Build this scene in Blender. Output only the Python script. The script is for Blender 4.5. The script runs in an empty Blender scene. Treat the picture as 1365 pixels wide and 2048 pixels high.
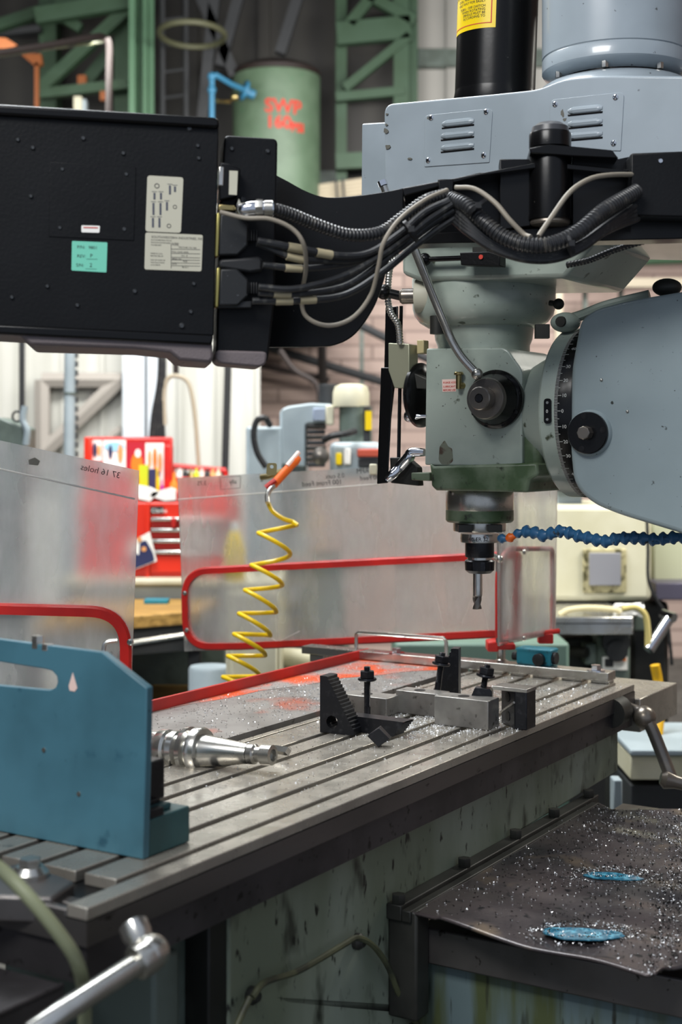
import bpy, bmesh, math, random
from mathutils import Vector, Matrix
from mathutils.geometry import tessellate_polygon
random.seed(7)
S = bpy.context.scene
COL = S.collection
R = math.radians
# ------------------------------------------------------------------ camera
F = 2844.0; HY = 890.0; CX = 682.5; HC = 1.5; TZ = 1.0
cd = bpy.data.cameras.new('camera'); cam = bpy.data.objects.new('camera', cd); COL.objects.link(cam)
cam.location = (0, 0, HC); cam.rotation_euler = (R(90), 0, 0)
cd.sensor_fit = 'VERTICAL'; cd.sensor_height = 36.0; cd.lens = 36.0 * F / 2048.0
cd.shift_y = -(1024 - HY) / 2048.0
cd.clip_start = 0.05; cd.clip_end = 100
cd.dof.use_dof = True; cd.dof.focus_distance = 2.45; cd.dof.aperture_fstop = 4.2
S.camera = cam
# ------------------------------------------------------------------ world, lights, exposure
w = bpy.data.worlds.new('world'); S.world = w; w.use_nodes = True
w.node_tree.nodes['Background'].inputs[0].default_value = (0.72, 0.82, 1.0, 1)
w.node_tree.nodes['Background'].inputs[1].default_value = 0.34
S.view_settings.view_transform = 'Standard'; S.view_settings.look = 'None'
S.view_settings.exposure = 0.75; S.view_settings.gamma = 1.0
def area(name, loc, target, size, sy, power, col=(1, 1, 1)):
    l = bpy.data.lights.new(name, 'AREA'); l.shape = 'RECTANGLE'; l.size = size; l.size_y = sy; l.energy = power; l.color = col
    o = bpy.data.objects.new(name, l); COL.objects.link(o); o.location = loc
    o.rotation_euler = (Vector(target) - Vector(loc)).to_track_quat('-Z', 'Y').to_euler()
    return o
area('skylight_lamp', (-1.2, 3.9, 5.2), (0.3, 2.4, 1.0), 2.0, 2.4, 190, (0.93, 0.97, 1.0))
area('workshop_lamp', (-1.3, -0.2, 3.9), (0.35, 2.5, 1.4), 1.6, 1.0, 68, (1.0, 0.99, 0.97))
area('back_bay_lamp', (-2.2, 6.6, 3.4), (-2.2, 9.0, 1.3), 2.6, 0.5, 58, (1.0, 0.98, 0.94))
area('bench_lamp', (-0.6, 4.9, 3.3), (-0.6, 5.6, 1.0), 1.6, 0.4, 34, (1.0, 0.97, 0.92))
area('side_bay_lamp', (2.2, 4.2, 2.9), (1.75, 5.4, 1.1), 1.2, 0.5, 60, (1.0, 0.97, 0.88))
area('brick_bay_lamp', (1.0, 7.0, 3.4), (0.8, 10, 1.6), 3.4, 0.5, 95, (1.0, 0.97, 0.95))
# ------------------------------------------------------------------ projections
def W(px, py, Y):
    return Vector(((px - CX) * Y / F, Y, HC - (py - HY) * Y / F))
YAW = R(-31.7)
class Frame:
    def __init__(s, o, yaw):
        s.o = Vector(o); s.yaw = yaw; s.M = Matrix.Translation(s.o) @ Matrix.Rotation(yaw, 4, 'Z')
        s.ex = Vector((math.cos(yaw), math.sin(yaw))); s.ey = Vector((-math.sin(yaw), math.cos(yaw)))
    def p(s, px, py, y=0.0):            # pixel -> local (x, z) on the plane y
        k = (px - CX) / F; a = s.o.xy + s.ey * y
        x = (k * a.y - a.x) / (s.ex.x - k * s.ex.y); Y = a.y + x * s.ex.y
        return (x, HC - (py - HY) * Y / F - s.o.z)
    def q(s, px, py, x=0.0):            # pixel -> local (y, z) on the plane x
        k = (px - CX) / F; a = s.o.xy + s.ex * x
        y = (k * a.y - a.x) / (s.ey.x - k * s.ey.y); Y = a.y + y * s.ey.y
        return (y, HC - (py - HY) * Y / F - s.o.z)
    def h(s, px, py, z=0.0):            # pixel -> local (x, y) on the level z
        Y = F * (HC - s.o.z - z) / (py - HY); P = Vector(((px - CX) * Y / F, Y)) - s.o.xy
        return (P.dot(s.ex), P.dot(s.ey))
MF = Frame(((174 - CX) * 1.534 / F, 1.534, TZ), YAW)     # machine frame: x = towards column, y = along the table
def FR(px, Y, yaw=0.0, z=0.0): return Frame(((px - CX) * Y / F, Y, z), R(yaw))
# ------------------------------------------------------------------ materials
def lin(h):
    if isinstance(h, tuple): return (*h, 1) if len(h) == 3 else h
    c = [int(h[i:i + 2], 16) / 255 for i in (0, 2, 4)]
    return tuple((x / 12.92 if x <= 0.04045 else ((x + 0.055) / 1.055) ** 2.4) for x in c) + (1,)
MATS = {}
def mat(name, col, rough=0.5, metal=0.0, var=None, specks=(), bump=0.0, bscale=60, rvar=0.0, coat=0.0, stretch=(1, 1, 1), trans=0.0, alpha=1.0, emit=None, spec=0.5, ior=1.45):
    m = bpy.data.materials.new(name); m.use_nodes = True; nt = m.node_tree; N = nt.nodes; L = nt.links
    b = N['Principled BSDF']
    b.inputs['Roughness'].default_value = rough; b.inputs['Metallic'].default_value = metal
    b.inputs['Coat Weight'].default_value = coat; b.inputs['Transmission Weight'].default_value = trans
    b.inputs['Specular IOR Level'].default_value = spec; b.inputs['IOR'].default_value = ior
    b.inputs['Base Color'].default_value = lin(col)
    if emit:
        b.inputs['Emission Color'].default_value = lin(emit[0]); b.inputs['Emission Strength'].default_value = emit[1]
    tc = N.new('ShaderNodeTexCoord'); mp = N.new('ShaderNodeMapping'); L.new(tc.outputs['Object'], mp.inputs['Vector'])
    mp.inputs['Scale'].default_value = stretch
    cur = None
    def noise(sc, det=4):
        n = N.new('ShaderNodeTexNoise'); n.inputs['Scale'].default_value = sc; n.inputs['Detail'].default_value = det
        L.new(mp.outputs[0], n.inputs['Vector']); return n
    def ramp(src, a, bb):
        r = N.new('ShaderNodeMapRange'); r.inputs[1].default_value = a; r.inputs[2].default_value = bb
        L.new(src, r.inputs[0]); return r.outputs[0]
    layers = []
    if var: layers.append(var)
    layers += list(specks)
    for (c2, sc, lo, hi) in layers:
        n = noise(sc); fac = ramp(n.outputs['Fac'], lo, hi)
        mx = N.new('ShaderNodeMix'); mx.data_type = 'RGBA'
        L.new(fac, mx.inputs[0])
        if cur: L.new(cur, mx.inputs[6])
        else: mx.inputs[6].default_value = lin(col)
        mx.inputs[7].default_value = lin(c2); cur = mx.outputs[2]
    if cur: L.new(cur, b.inputs['Base Color'])
    if rvar:
        n = noise(bscale * 0.3, 5); r = N.new('ShaderNodeMapRange'); r.inputs[1].default_value = .3; r.inputs[2].default_value = .7
        r.inputs[3].default_value = max(.03, rough - rvar); r.inputs[4].default_value = rough + rvar
        L.new(n.outputs['Fac'], r.inputs[0]); L.new(r.outputs[0], b.inputs['Roughness'])
    if bump:
        n = noise(bscale, 3); bp = N.new('ShaderNodeBump'); bp.inputs['Strength'].default_value = bump; bp.inputs['Distance'].default_value = 0.002
        L.new(n.outputs['Fac'], bp.inputs['Height']); L.new(bp.outputs[0], b.inputs['Normal'])
    MATS[name] = m; return m
DIRT = ('2a2a22', 45, .66, .72)
housing = mat('housing_paint', '97a1a8', .28, var=('8b959b', 5, .4, .6), specks=[('3a3b38', 60, .72, .76)], coat=.35, bump=.08, bscale=25)
headp = mat('head_paint', '9fa99f', .34, var=('838f87', 7, .42, .62), specks=[('39402f', 38, .66, .72), ('2b2a22', 140, .70, .74)], coat=.25, bump=.12, bscale=40)
headg = mat('stained_head_paint', '6f7c66', .4, var=('3f5236', 14, .4, .62), specks=[('1f2118', 50, .62, .70)], bump=.25, bscale=60)
ramp_ = mat('ram_paint', '8b989b', .36, var=('808d8f', 4, .4, .6), specks=[('2a2c28', 55, .70, .735), ('23241f', 190, .73, .75)], coat=.15, bump=.1, bscale=40)
saddlep = mat('saddle_paint', '8d9688', .5, var=('6b7461', 5, .38, .62), specks=[('3c4035', 16, .56, .66), ('20211b', 70, .62, .70)], bump=.2, bscale=40, stretch=(1, 1, .45))
kneep = mat('streaked_knee_paint', '5a6a6c', .5, var=('454d30', 22, .42, .62), specks=[('23241b', 60, .60, .7)], bump=.2, stretch=(1, 1, .12))
blackp = mat('black_box_paint', '0a0b0d', .42, spec=.22, var=('0f1012', 8, .4, .6), specks=[('3a3b3d', 420, .74, .77)], bump=.15, bscale=200)
blackm = mat('black_gloss_paint', '0a0a0b', .26, spec=.32, specks=[('3a3936', 160, .72, .76)], bump=.06)
blackr = mat('black_rubber', '1a1b1d', .55)
cablem = mat('cable_rubber', '1f2022', .45, specks=[('4b4a46', 90, .55, .75)])
conduit = mat('conduit_plastic', '27282a', .38, specks=[('55524c', 60, .55, .75)])
beige = mat('beige_cable', '8a8274', .5)
greyplas = mat('bezel_plastic', '6a6162', .6, bump=.3, bscale=300)
connp = mat('connector_plastic', '17191b', .5, specks=[('55575a', 300, .68, .72)])
tablem = mat('ground_table_steel', 'b3ada2', .27, .6, var=('9f998f', 7, .38, .65), specks=[('7a766f', 34, .66, .76)], bump=.12, bscale=80, rvar=.08)
sidem = mat('table_side_steel', '6c6866', .36, .75, var=('595654', 6, .4, .6), specks=[('35322f', 70, .66, .72)], rvar=.08, stretch=(1, .25, 1))
darks = mat('dark_side_steel', '4b484a', .42, .6, var=('3c3a3b', 8, .4, .6), specks=[('242322', 70, .62, .70)], rvar=.06)
slotm = mat('slot_grime', '0b0b0d', .45, .3, specks=[('1d1d20', 90, .6, .7)])
steel = mat('machined_steel', 'c6c5c0', .24, .92, var=('aeaca5', 18, .4, .6), rvar=.08)
chrome = mat('chrome', 'd5d7dc', .1, 1.0)
blocks = mat('ground_block_steel', 'a5a29c', .36, .6, var=('7a7773', 10, .4, .6), specks=[('565450', 60, .62, .72)], rvar=.08)
oxide = mat('black_oxide_steel', '26272b', .32, .55, specks=[('3a3b3f', 80, .55, .7)])
knobm = mat('worn_black_knob', '6b6763', .32, .75, var=('857c70', 14, .45, .65))
bluep = mat('blue_plate_paint', '44707f', .42, var=('39606d', 6, .42, .62), specks=[('2c5363', 22, .63, .72), ('24434f', 120, .74, .76)])
greenp = mat('dark_green_paint', '2f5658', .45, var=('294a4b', 12, .4, .6))
redp = mat('red_paint', 'c01f17', .38, var=('a81a14', 10, .4, .6))
trayp = mat('tray_sheet', '8d8985', .42, .35, var=('77736f', 9, .4, .62), specks=[('b0553a', 5, .56, .70), ('59534f', 60, .62, .7)])
oranged = mat('orange_tray_paint', 'cf4f20', .4, var=('8d8985', 9, .42, .60))
orangep = mat('orange_plastic', 'e0641c', .35)
yellowh = mat('yellow_hose', 'e2bd16', .3)
bluehose = mat('blue_hose_plastic', '2f5f86', .35, specks=[('1f2a33', 90, .62, .68)])
tealp = mat('teal_box_paint', '1f7f92', .4, specks=[('123f48', 60, .6, .68)])
brass = mat('brass', 'a39365', .3, 1.0)
labelw = mat('label_cream', 'b9b6a4', .5)
labelg = mat('label_green', '6fc4ab', .5)
labelp = mat('label_pink', 'e3c6bb', .5)
inkm = mat('ink_black', '202024', .6)
inkr = mat('ink_red', 'c0392b', .6)
labely = mat('label_yellow', 'e2c200', .4)
tapeb = mat('cable_tag', 'a59a7c', .6)
sprayr = mat('sprayed_red_letters', 'b5301f', .6)
whitep = mat('white_tick', 'c9c9c4', .5)
rubbermat = mat('rubber_cover', '4c4545', .26, .25, var=('2b2a2e', 4, .4, .6), specks=[('6a5c4c', 9, .58, .72), ('1b1b1e', 60, .6, .7)], bump=.4, bscale=30, rvar=.12)
chipm = mat('bright_metal_chips', 'f2f4f6', .3, .35)
chipd = mat('dark_grit', '15140f', .6)
coolant = mat('coolant_puddle', '236078', .05, spec=.8, var=('5fa2b8', 70, .5, .66))
tankg = mat('green_tank_paint', '566a55', .5, var=('4c604b', 6, .4, .6), specks=[('4c6a50', 24, .64, .72)])
steelg = mat('green_steelwork', '2f4733', .6, var=('28402a', 4, .4, .6)); steelc = mat('green_column_paint', '4d6f54', .55)
darksteel = mat('dark_steelwork', '26282a', .6)
rustb = mat('brown_pipe', '211815', .6)
orangest = mat('orange_steelwork', '7a3f08', .5)
bluepipe = mat('blue_pipe_paint', '2f6a88', .45)
creamp = mat('cream_pipe', 'a59b86', .5)
offw = mat('off_white_paint', 'c9c5ad', .45, var=('bdb89c', 5, .42, .62))
curtain = mat('curtain_sheet', 'b4b4ad', .5, var=('a2a29a', 3, .4, .6), stretch=(3, 1, .2))
greyp = mat('light_grey_machine', '9aa6ab', .45, var=('8c989d', 5, .4, .6))
wood = mat('bench_wood', 'b08a4a', .5, var=('8a6a35', 9, .4, .62), stretch=(1, 6, 6))
redchest = mat('red_chest_paint', 'cf2a12', .35)
cast = mat('dark_casting', '33332f', .5, .2, var=('1d1e1b', 9, .4, .62))
greycast = mat('grey_green_casting', '5f6b64', .5, var=('48524a', 9, .4, .62))
paper = mat('white_paper', 'e8e6e0', .6)
hoseg = mat('pale_green_hose', '7f8468', .4); hosed = mat('dirty_hose', '55583f', .5, var=('34362a', 20, .4, .6))
def brickmat():
    m = bpy.data.materials.new('painted_brick'); m.use_nodes = True; nt = m.node_tree; b = nt.nodes['Principled BSDF']
    tc = nt.nodes.new('ShaderNodeTexCoord'); mp = nt.nodes.new('ShaderNodeMapping'); mp.inputs['Rotation'].default_value = (R(90), 0, 0)
    br = nt.nodes.new('ShaderNodeTexBrick'); nt.links.new(tc.outputs['Object'], mp.inputs[0]); nt.links.new(mp.outputs[0], br.inputs[0])
    br.inputs['Color1'].default_value = lin('ab978d'); br.inputs['Color2'].default_value = lin('9c887e'); br.inputs['Mortar'].default_value = lin('7f6e67')
    br.inputs['Scale'].default_value = 1.0; br.inputs['Brick Width'].default_value = .44; br.inputs['Row Height'].default_value = .10; br.inputs['Mortar Size'].default_value = .009
    nt.links.new(br.outputs[0], b.inputs['Base Color']); b.inputs['Roughness'].default_value = .8; return m
brick = brickmat()
def cladmat(name, c1, c2, sc):
    m = bpy.data.materials.new(name); m.use_nodes = True; nt = m.node_tree; b = nt.nodes['Principled BSDF']
    tc = nt.nodes.new('ShaderNodeTexCoord'); wv = nt.nodes.new('ShaderNodeTexWave'); wv.inputs['Scale'].default_value = sc; wv.inputs['Distortion'].default_value = .3
    nt.links.new(tc.outputs['Object'], wv.inputs[0]); mx = nt.nodes.new('ShaderNodeMix'); mx.data_type = 'RGBA'
    nt.links.new(wv.outputs['Fac'], mx.inputs[0]); mx.inputs[6].default_value = lin(c1); mx.inputs[7].default_value = lin(c2)
    nt.links.new(mx.outputs[2], b.inputs['Base Color']); b.inputs['Roughness'].default_value = .6; return m
clad = cladmat('ribbed_cladding', '9a9892', '86857f', 1.6)
cladd = cladmat('shaded_roof_cladding', '2c2a25', '1e1c18', 1.4)  # dark tone puts the dimness of the upper left into the sheet colour
concrete = mat('concrete_floor', '55544f', .6, var=('3a3a37', 2, .4, .65), specks=[('222220', 9, .6, .7)])
def frostmat():
    m = bpy.data.materials.new('scratched_clear_sheet'); m.use_nodes = True; nt = m.node_tree; N = nt.nodes; L = nt.links
    out = N['Material Output']; N.remove(N['Principled BSDF'])
    tr = N.new('ShaderNodeBsdfRefraction'); tr.inputs['IOR'].default_value = 1.12; tr.inputs['Roughness'].default_value = .24; tr.inputs[0].default_value = (.93, .93, .92, 1)
    gl = N.new('ShaderNodeBsdfGlossy'); gl.inputs['Roughness'].default_value = .3; gl.inputs[0].default_value = (.75, .75, .75, 1)
    df = N.new('ShaderNodeBsdfTranslucent'); df.inputs[0].default_value = (.62, .62, .6, 1)
    d2 = N.new('ShaderNodeBsdfDiffuse'); d2.inputs[0].default_value = (.5, .5, .48, 1)
    tc = N.new('ShaderNodeTexCoord'); mp = N.new('ShaderNodeMapping'); mp.inputs['Scale'].default_value = (1, 1, .35); n = N.new('ShaderNodeTexNoise'); n.inputs['Scale'].default_value = 14; n.inputs['Detail'].default_value = 8
    L.new(tc.outputs['Object'], mp.inputs[0]); L.new(mp.outputs[0], n.inputs[0])
    mr = N.new('ShaderNodeMapRange'); mr.inputs[1].default_value = .35; mr.inputs[2].default_value = .7; mr.inputs[3].default_value = .12; mr.inputs[4].default_value = .5; L.new(n.outputs[0], mr.inputs[0])
    a = N.new('ShaderNodeMixShader'); a.inputs[0].default_value = .35; L.new(df.outputs[0], a.inputs[1]); L.new(d2.outputs[0], a.inputs[2])
    b = N.new('ShaderNodeMixShader'); L.new(mr.outputs[0], b.inputs[0]); L.new(tr.outputs[0], b.inputs[1]); L.new(a.outputs[0], b.inputs[2])
    c = N.new('ShaderNodeMixShader'); c.inputs[0].default_value = .12; L.new(b.outputs[0], c.inputs[1]); L.new(gl.outputs[0], c.inputs[2])
    L.new(c.outputs[0], out.inputs[0]); return m
frost = frostmat()
# ------------------------------------------------------------------ builders (all geometry is made in world space, then moved into its thing's space)
INV = {}
def thing(name, label, cat, loc, yaw=0.0, group=None):
    o = bpy.data.objects.new(name, None); o.empty_display_size = .05; COL.objects.link(o)
    M = Matrix.Translation(Vector(loc)) @ Matrix.Rotation(yaw, 4, 'Z'); o.location = loc; o.rotation_euler = (0, 0, yaw)
    o['label'] = label; o['category'] = cat
    if group: o['group'] = group
    INV[o] = M.inverted(); return o
def obj(name, bm, m, parent=None, label=None, cat=None, group=None, kind=None, bev=0.0, seg=2, smooth=35, yaw=0.0):
    bmesh.ops.recalc_face_normals(bm, faces=bm.faces) if kind != 'stuff' else None
    if parent is None:
        vs = [v.co for v in bm.verts]; lo = [min(v[i] for v in vs) for i in range(3)]; hi = [max(v[i] for v in vs) for i in range(3)]
        loc = Vector(((lo[0] + hi[0]) / 2, (lo[1] + hi[1]) / 2, lo[2])); M = Matrix.Translation(loc) @ Matrix.Rotation(yaw, 4, 'Z'); inv = M.inverted()
    else: inv = INV[parent]
    bm.transform(inv)
    me = bpy.data.meshes.new(name); bm.to_mesh(me); bm.free()
    if smooth: me.shade_smooth(); me.set_sharp_from_angle(angle=R(smooth))
    mm = m if isinstance(m, (list, tuple)) else [m]
    for x in mm: me.materials.append(x)
    o = bpy.data.objects.new(name, me); COL.objects.link(o)
    INV[o] = inv
    if parent is not None: o.parent = parent
    else: o.location = loc; o.rotation_euler = (0, 0, yaw)
    if label: o['label'] = label
    if cat: o['category'] = cat
    if group: o['group'] = group
    if kind: o['kind'] = kind
    if bev:
        b = o.modifiers.new('bevel', 'BEVEL'); b.width = bev; b.segments = seg; b.limit_method = 'ANGLE'; b.angle_limit = R(40); b.harden_normals = False
    return o
def struct(name, bm, m): return obj(name, bm, m, kind='structure')
def B(): return bmesh.new()
I4 = Matrix.Identity(4)
def box(bm, x0, x1, y0, y1, z0, z1, M=I4):
    v = [bm.verts.new(M @ Vector(c)) for c in ((x0, y0, z0), (x1, y0, z0), (x1, y1, z0), (x0, y1, z0), (x0, y0, z1), (x1, y0, z1), (x1, y1, z1), (x0, y1, z1))]
    for f in ((3, 2, 1, 0), (4, 5, 6, 7), (0, 1, 5, 4), (1, 2, 6, 5), (2, 3, 7, 6), (3, 0, 4, 7)): bm.faces.new([v[i] for i in f])
    return bm
def prism(bm, pts, a0, a1, axis='y', M=I4, holes=()):
    def P(p, a):
        return Vector((p[0], a, p[1])) if axis == 'y' else (Vector((p[0], p[1], a)) if axis == 'z' else Vector((a, p[0], p[1])))
    loops = [list(pts)] + [list(h) for h in holes]
    lo = [[bm.verts.new(M @ P(p, a0)) for p in l] for l in loops]; hi = [[bm.verts.new(M @ P(p, a1)) for p in l] for l in loops]
    if holes:
        tris = tessellate_polygon([[Vector((p[0], p[1], 0)) for p in l] for l in loops])
        fl = [v for l in lo for v in l]; fh = [v for l in hi for v in l]
        for t in tris: bm.faces.new([fl[i] for i in t]); bm.faces.new([fh[i] for i in t])
    else:
        bm.faces.new(lo[0]); bm.faces.new(hi[0][::-1])
    for a, b in zip(lo, hi):
        n = len(a)
        for i in range(n): bm.faces.new((a[i], a[(i + 1) % n], b[(i + 1) % n], b[i]))
    return bm
def rnd(pts, r, n=6):
    out = []; k = len(pts); rs = r if isinstance(r, (list, tuple)) else [r] * k
    for i in range(k):
        p = Vector(pts[i]); a = Vector(pts[i - 1]) - p; b = Vector(pts[(i + 1) % k]) - p; rr = rs[i]
        if rr <= 0 or a.length < 1e-6 or b.length < 1e-6: out.append(tuple(p)); continue
        t = min(rr, a.length * .48, b.length * .48); A = p + a.normalized() * t; Bq = p + b.normalized() * t
        for j in range(n + 1):
            s = j / n; out.append(tuple(A * (1 - s) ** 2 + p * 2 * s * (1 - s) + Bq * s * s))
    return out
def circ(c, r, n=20, r2=None): return [(c[0] + r * math.cos(2 * math.pi * i / n), c[1] + (r2 or r) * math.sin(2 * math.pi * i / n)) for i in range(n)]
def lathe(bm, o, ax, prof, n=32, cap=True):
    o = Vector(o); ax = Vector(ax).normalized(); t = Vector((0, 0, 1)) if abs(ax.z) < .9 else Vector((1, 0, 0)); a = ax.cross(t).normalized(); b = ax.cross(a)
    rings = []
    for r, h in prof:
        r = max(r, 1e-5); rings.append([bm.verts.new(o + ax * h + (a * math.cos(2 * math.pi * i / n) + b * math.sin(2 * math.pi * i / n)) * r) for i in range(n)])
    for p, q in zip(rings, rings[1:]):
        for i in range(n): bm.faces.new((p[i], p[(i + 1) % n], q[(i + 1) % n], q[i]))
    if cap: bm.faces.new(rings[0][::-1]); bm.faces.new(rings[-1])
    return bm
def cat(pts, n=8):
    pts = [Vector(p) for p in pts]; P = [pts[0] * 2 - pts[1]] + pts + [pts[-1] * 2 - pts[-2]]; out = []
    for i in range(1, len(P) - 2):
        for j in range(n):
            t = j / n; a, b, c, d = P[i - 1:i + 3]
            out.append(.5 * ((2 * b) + (c - a) * t + (2 * a - 5 * b + 4 * c - d) * t * t + (3 * b - a - 3 * c + d) * t ** 3))
    out.append(pts[-1]); return out
def tube(bm, pts, r, n=10, rf=None, closed=False):
    pts = [Vector(p) for p in pts]; k = len(pts); rings = []; up = None
    for i, p in enumerate(pts):
        if closed: d = (pts[(i + 1) % k] - pts[i - 1]).normalized()
        else: d = (pts[min(i + 1, k - 1)] - pts[max(i - 1, 0)]).normalized()
        if up is None: up = Vector((0, 0, 1)) if abs(d.z) < .9 else Vector((1, 0, 0))
        a = d.cross(up)
        if a.length < 1e-4: a = d.cross(Vector((1, .3, 0)))
        a.normalize(); b = a.cross(d).normalized(); up = b
        rr = rf(i) if rf else r
        rings.append([bm.verts.new(p + (a * math.cos(2 * math.pi * j / n) + b * math.sin(2 * math.pi * j / n)) * rr) for j in range(n)])
    rg = list(zip(rings, rings[1:])) + ([(rings[-1], rings[0])] if closed else [])
    for p, q in rg:
        for j in range(n): bm.faces.new((p[j], p[(j + 1) % n], q[(j + 1) % n], q[j]))
    if not closed: bm.faces.new(rings[0][::-1]); bm.faces.new(rings[-1])
    return bm
def resample(pts, step):
    out = [pts[0]]; acc = 0
    for a, b in zip(pts, pts[1:]):
        L = (b - a).length; d = step - acc
        while d <= L: out.append(a.lerp(b, d / L)); d += step
        acc = L - (d - step)
    return out
def corr(bm, pts, r, pitch=.006, n=12, depth=.14):
    pp = resample(cat(pts, 12), pitch / 4); return tube(bm, pp, r, n, rf=lambda i: r * (1 if i % 4 in (0, 1) else 1 - depth))
def sphere(bm, c, r, n=16, sc=(1, 1, 1)):
    bmesh.ops.create_uvsphere(bm, u_segments=n, v_segments=n // 2 + 2, radius=r, matrix=Matrix.Translation(Vector(c)) @ Matrix.Diagonal((*sc, 1))); return bm
def ngon_prism(bm, c, ax, r, h0, h1, n=6):
    return lathe(bm, c, ax, [(r * .93, h0), (r, h0 + abs(h1 - h0) * .08), (r, h1 - abs(h1 - h0) * .1), (r * .92, h1)], n)
def text(s, M, size, m, parent, name='lettering', mirror=False, ext=.0003, align='LEFT', space=1.0):
    c = bpy.data.curves.new(name, 'FONT'); c.body = s; c.size = size; c.extrude = ext; c.align_x = align; c.space_line = space; c.resolution_u = 3
    o = bpy.data.objects.new(name, c); COL.objects.link(o); dg = bpy.context.evaluated_depsgraph_get(); dg.update()
    me = bpy.data.meshes.new_from_object(o.evaluated_get(dg)); bpy.data.objects.remove(o); bm = B(); bm.from_mesh(me); bpy.data.meshes.remove(me)
    X = Matrix.Diagonal((-1 if mirror else 1, 1, 1, 1)); bm.transform(M @ X)
    bm2 = bm; return obj(name, bm2, m, parent, smooth=0)
def face(fr, x, y, z, tilt=0.0):   # text matrix on the front (-y side) of a frame
    return fr.M @ Matrix.Translation((x, y, z)) @ Matrix.Rotation(tilt, 4, 'Y') @ Matrix.Rotation(R(90), 4, 'X')
def fp(fr, pts, y=0.0): return [fr.p(a, b, y) for a, b in pts]
ML = lambda x, y, z: MF.M @ Vector((x, y, z))
XV = (MF.M.to_3x3() @ Vector((1, 0, 0))); YV = (MF.M.to_3x3() @ Vector((0, 1, 0)))
#%%PART2
# ================================================================== SETTING
bm = B(); box(bm, -6, 6, -2, 12.2, -.1, 0); struct('floor', bm, concrete)
bm = B(); box(bm, -6, 6, 10, 10.2, 0, 3.35); struct('wall_back', bm, brick)
bm = B()
xx = .54
while xx < 6:                                   # ribbed sheets above the brick
    box(bm, xx, xx + .2, 10.0, 10.1, 3.35, 6.6); box(bm, xx + .2, xx + .3, 9.96, 10.1, 3.35, 6.6); xx += .3
struct('trim_1', bm, clad)
bm = B(); box(bm, .54, 6, 9.9, 10, 4.14, 4.26); box(bm, -6, 6, 9.86, 10, 3.3, 3.4); struct('trim_2', bm, greycast)
bm = B()
xx = -6.0
while xx < .3: box(bm, xx, xx + .42, 10.0, 10.1, 3.35, 6.6); box(bm, xx + .42, xx + .5, 9.95, 10.1, 3.35, 6.6); xx += .5
struct('trim_3', bm, cladd)  # left sheets above the brick, their shade painted in as colour
bm = B(); box(bm, -6.2, -6, -2, 12.2, 0, 6.6); struct('wall_left', bm, cladd)
bm = B(); box(bm, 6, 6.2, -2, 12.2, 0, 6.6); struct('wall_right', bm, brick)
bm = B(); box(bm, -6, 6, 1.0, 12.2, 6.6, 6.7); struct('ceiling', bm, cladd)
# plastic curtain wall of the bay behind the bench, with the frame showing through it
bm = B(); f = FR(0, 8.6)
xx = W(-260, 0, 8.6).x
while xx < W(455, 0, 8.6).x: box(bm, xx, xx + .235, 8.6, 8.62, 0, 2.95); box(bm, xx + .22, xx + .245, 8.585, 8.6, 0, 2.95); xx += .235
struct('wall_left_bay', bm, curtain)
bm = B()
for a, b, t in (((60, 930), (240, 760), .05), ((85, 760), (245, 760), .05), ((85, 760), (85, 950), .05), ((150, 930), (245, 860), .04)):
    A, C = W(*a, 8.52), W(*b, 8.52); tube(bm, [A, C], t, 6)
struct('trim_4', bm, mat('curtain_frame', '8f8a83', .6))
bm = B(); a = W(248, 0, 8.5).x; box(bm, a, a + .13, 8.45, 8.58, 0, 2.95); a = W(297, 0, 8.5).x; box(bm, a, a + .06, 8.45, 8.58, 0, 2.95); struct('trim_5', bm, mat('bay_post', 'b9c0c6', .5))
# ================================================================== TABLE
SL = [(.029, .041), (.089, .103), (.155, .169), (.222, .236), (.274, .287), (.352, .358), (.372, .388)]
L0, L1, WID = .095, 1.69, .388
t = thing('machine_table', 'long ground steel milling table with dark T-slots running away to the right', 'machine table', ML(0, 0, 0), YAW)
bm = B(); M = MF.M
edges = [0.0]
for a, b in SL: edges += [a, b]
ribs = [(edges[i], edges[i + 1]) for i in range(0, len(edges) - 1, 2)]
for i, (a, b) in enumerate(ribs): box(bm, -b, -a, 0.0 if i == 0 else L0, L1, -.014, 0, M)
obj('slotted_top', bm, tablem, t, bev=.0012)
bm = B(); box(bm, -WID, 0, 0, L1, -.032, -.014, M)
obj('slot_bed', bm, slotm, t)
bm = B(); box(bm, -WID, .0005, -.001, L1 + .001, -.042, -.015, M); obj('upper_side_band', bm, sidem, t)
bm = B(); box(bm, -WID, -.004, .004, L1 - .004, -.086, -.042, M); obj('lower_side_band', bm, darks, t)
bm = B(); box(bm, -WID, -.03, .0, .012, -.030, -.006, M); box(bm, -WID, -.05, .03, .05, -.02, -.011, M); obj('end_lip', bm, sidem, t, bev=.002)
# clamp foot with a bolt at the near end
b0 = MF.h(60, 1735, .01)
br = thing('hold_down_clamp', 'worn steel clamp with hex bolt at the near left end of the table', 'clamp', ML(b0[0], b0[1], -.012), YAW)
bm = B(); pts = [MF.h(*p, 0.0) for p in ((-60, 1745), (40, 1725), (120, 1750), (150, 1762), (105, 1795), (-60, 1790))]
prism(bm, pts, -.03, .0, 'z', M); obj('clamp_plate', bm, sidem, br, bev=.004)
bm = B(); ngon_prism(bm, ML(b0[0], b0[1], .012), (0, 0, 1), .013, 0, .009); obj('bolt_head', bm, steel, br)
bm = B(); lathe(bm, ML(b0[0], b0[1], .0), (0, 0, 1), [(.022, 0), (.022, .005), (.016, .012)], 20); obj('washer', bm, steel, br)
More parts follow.
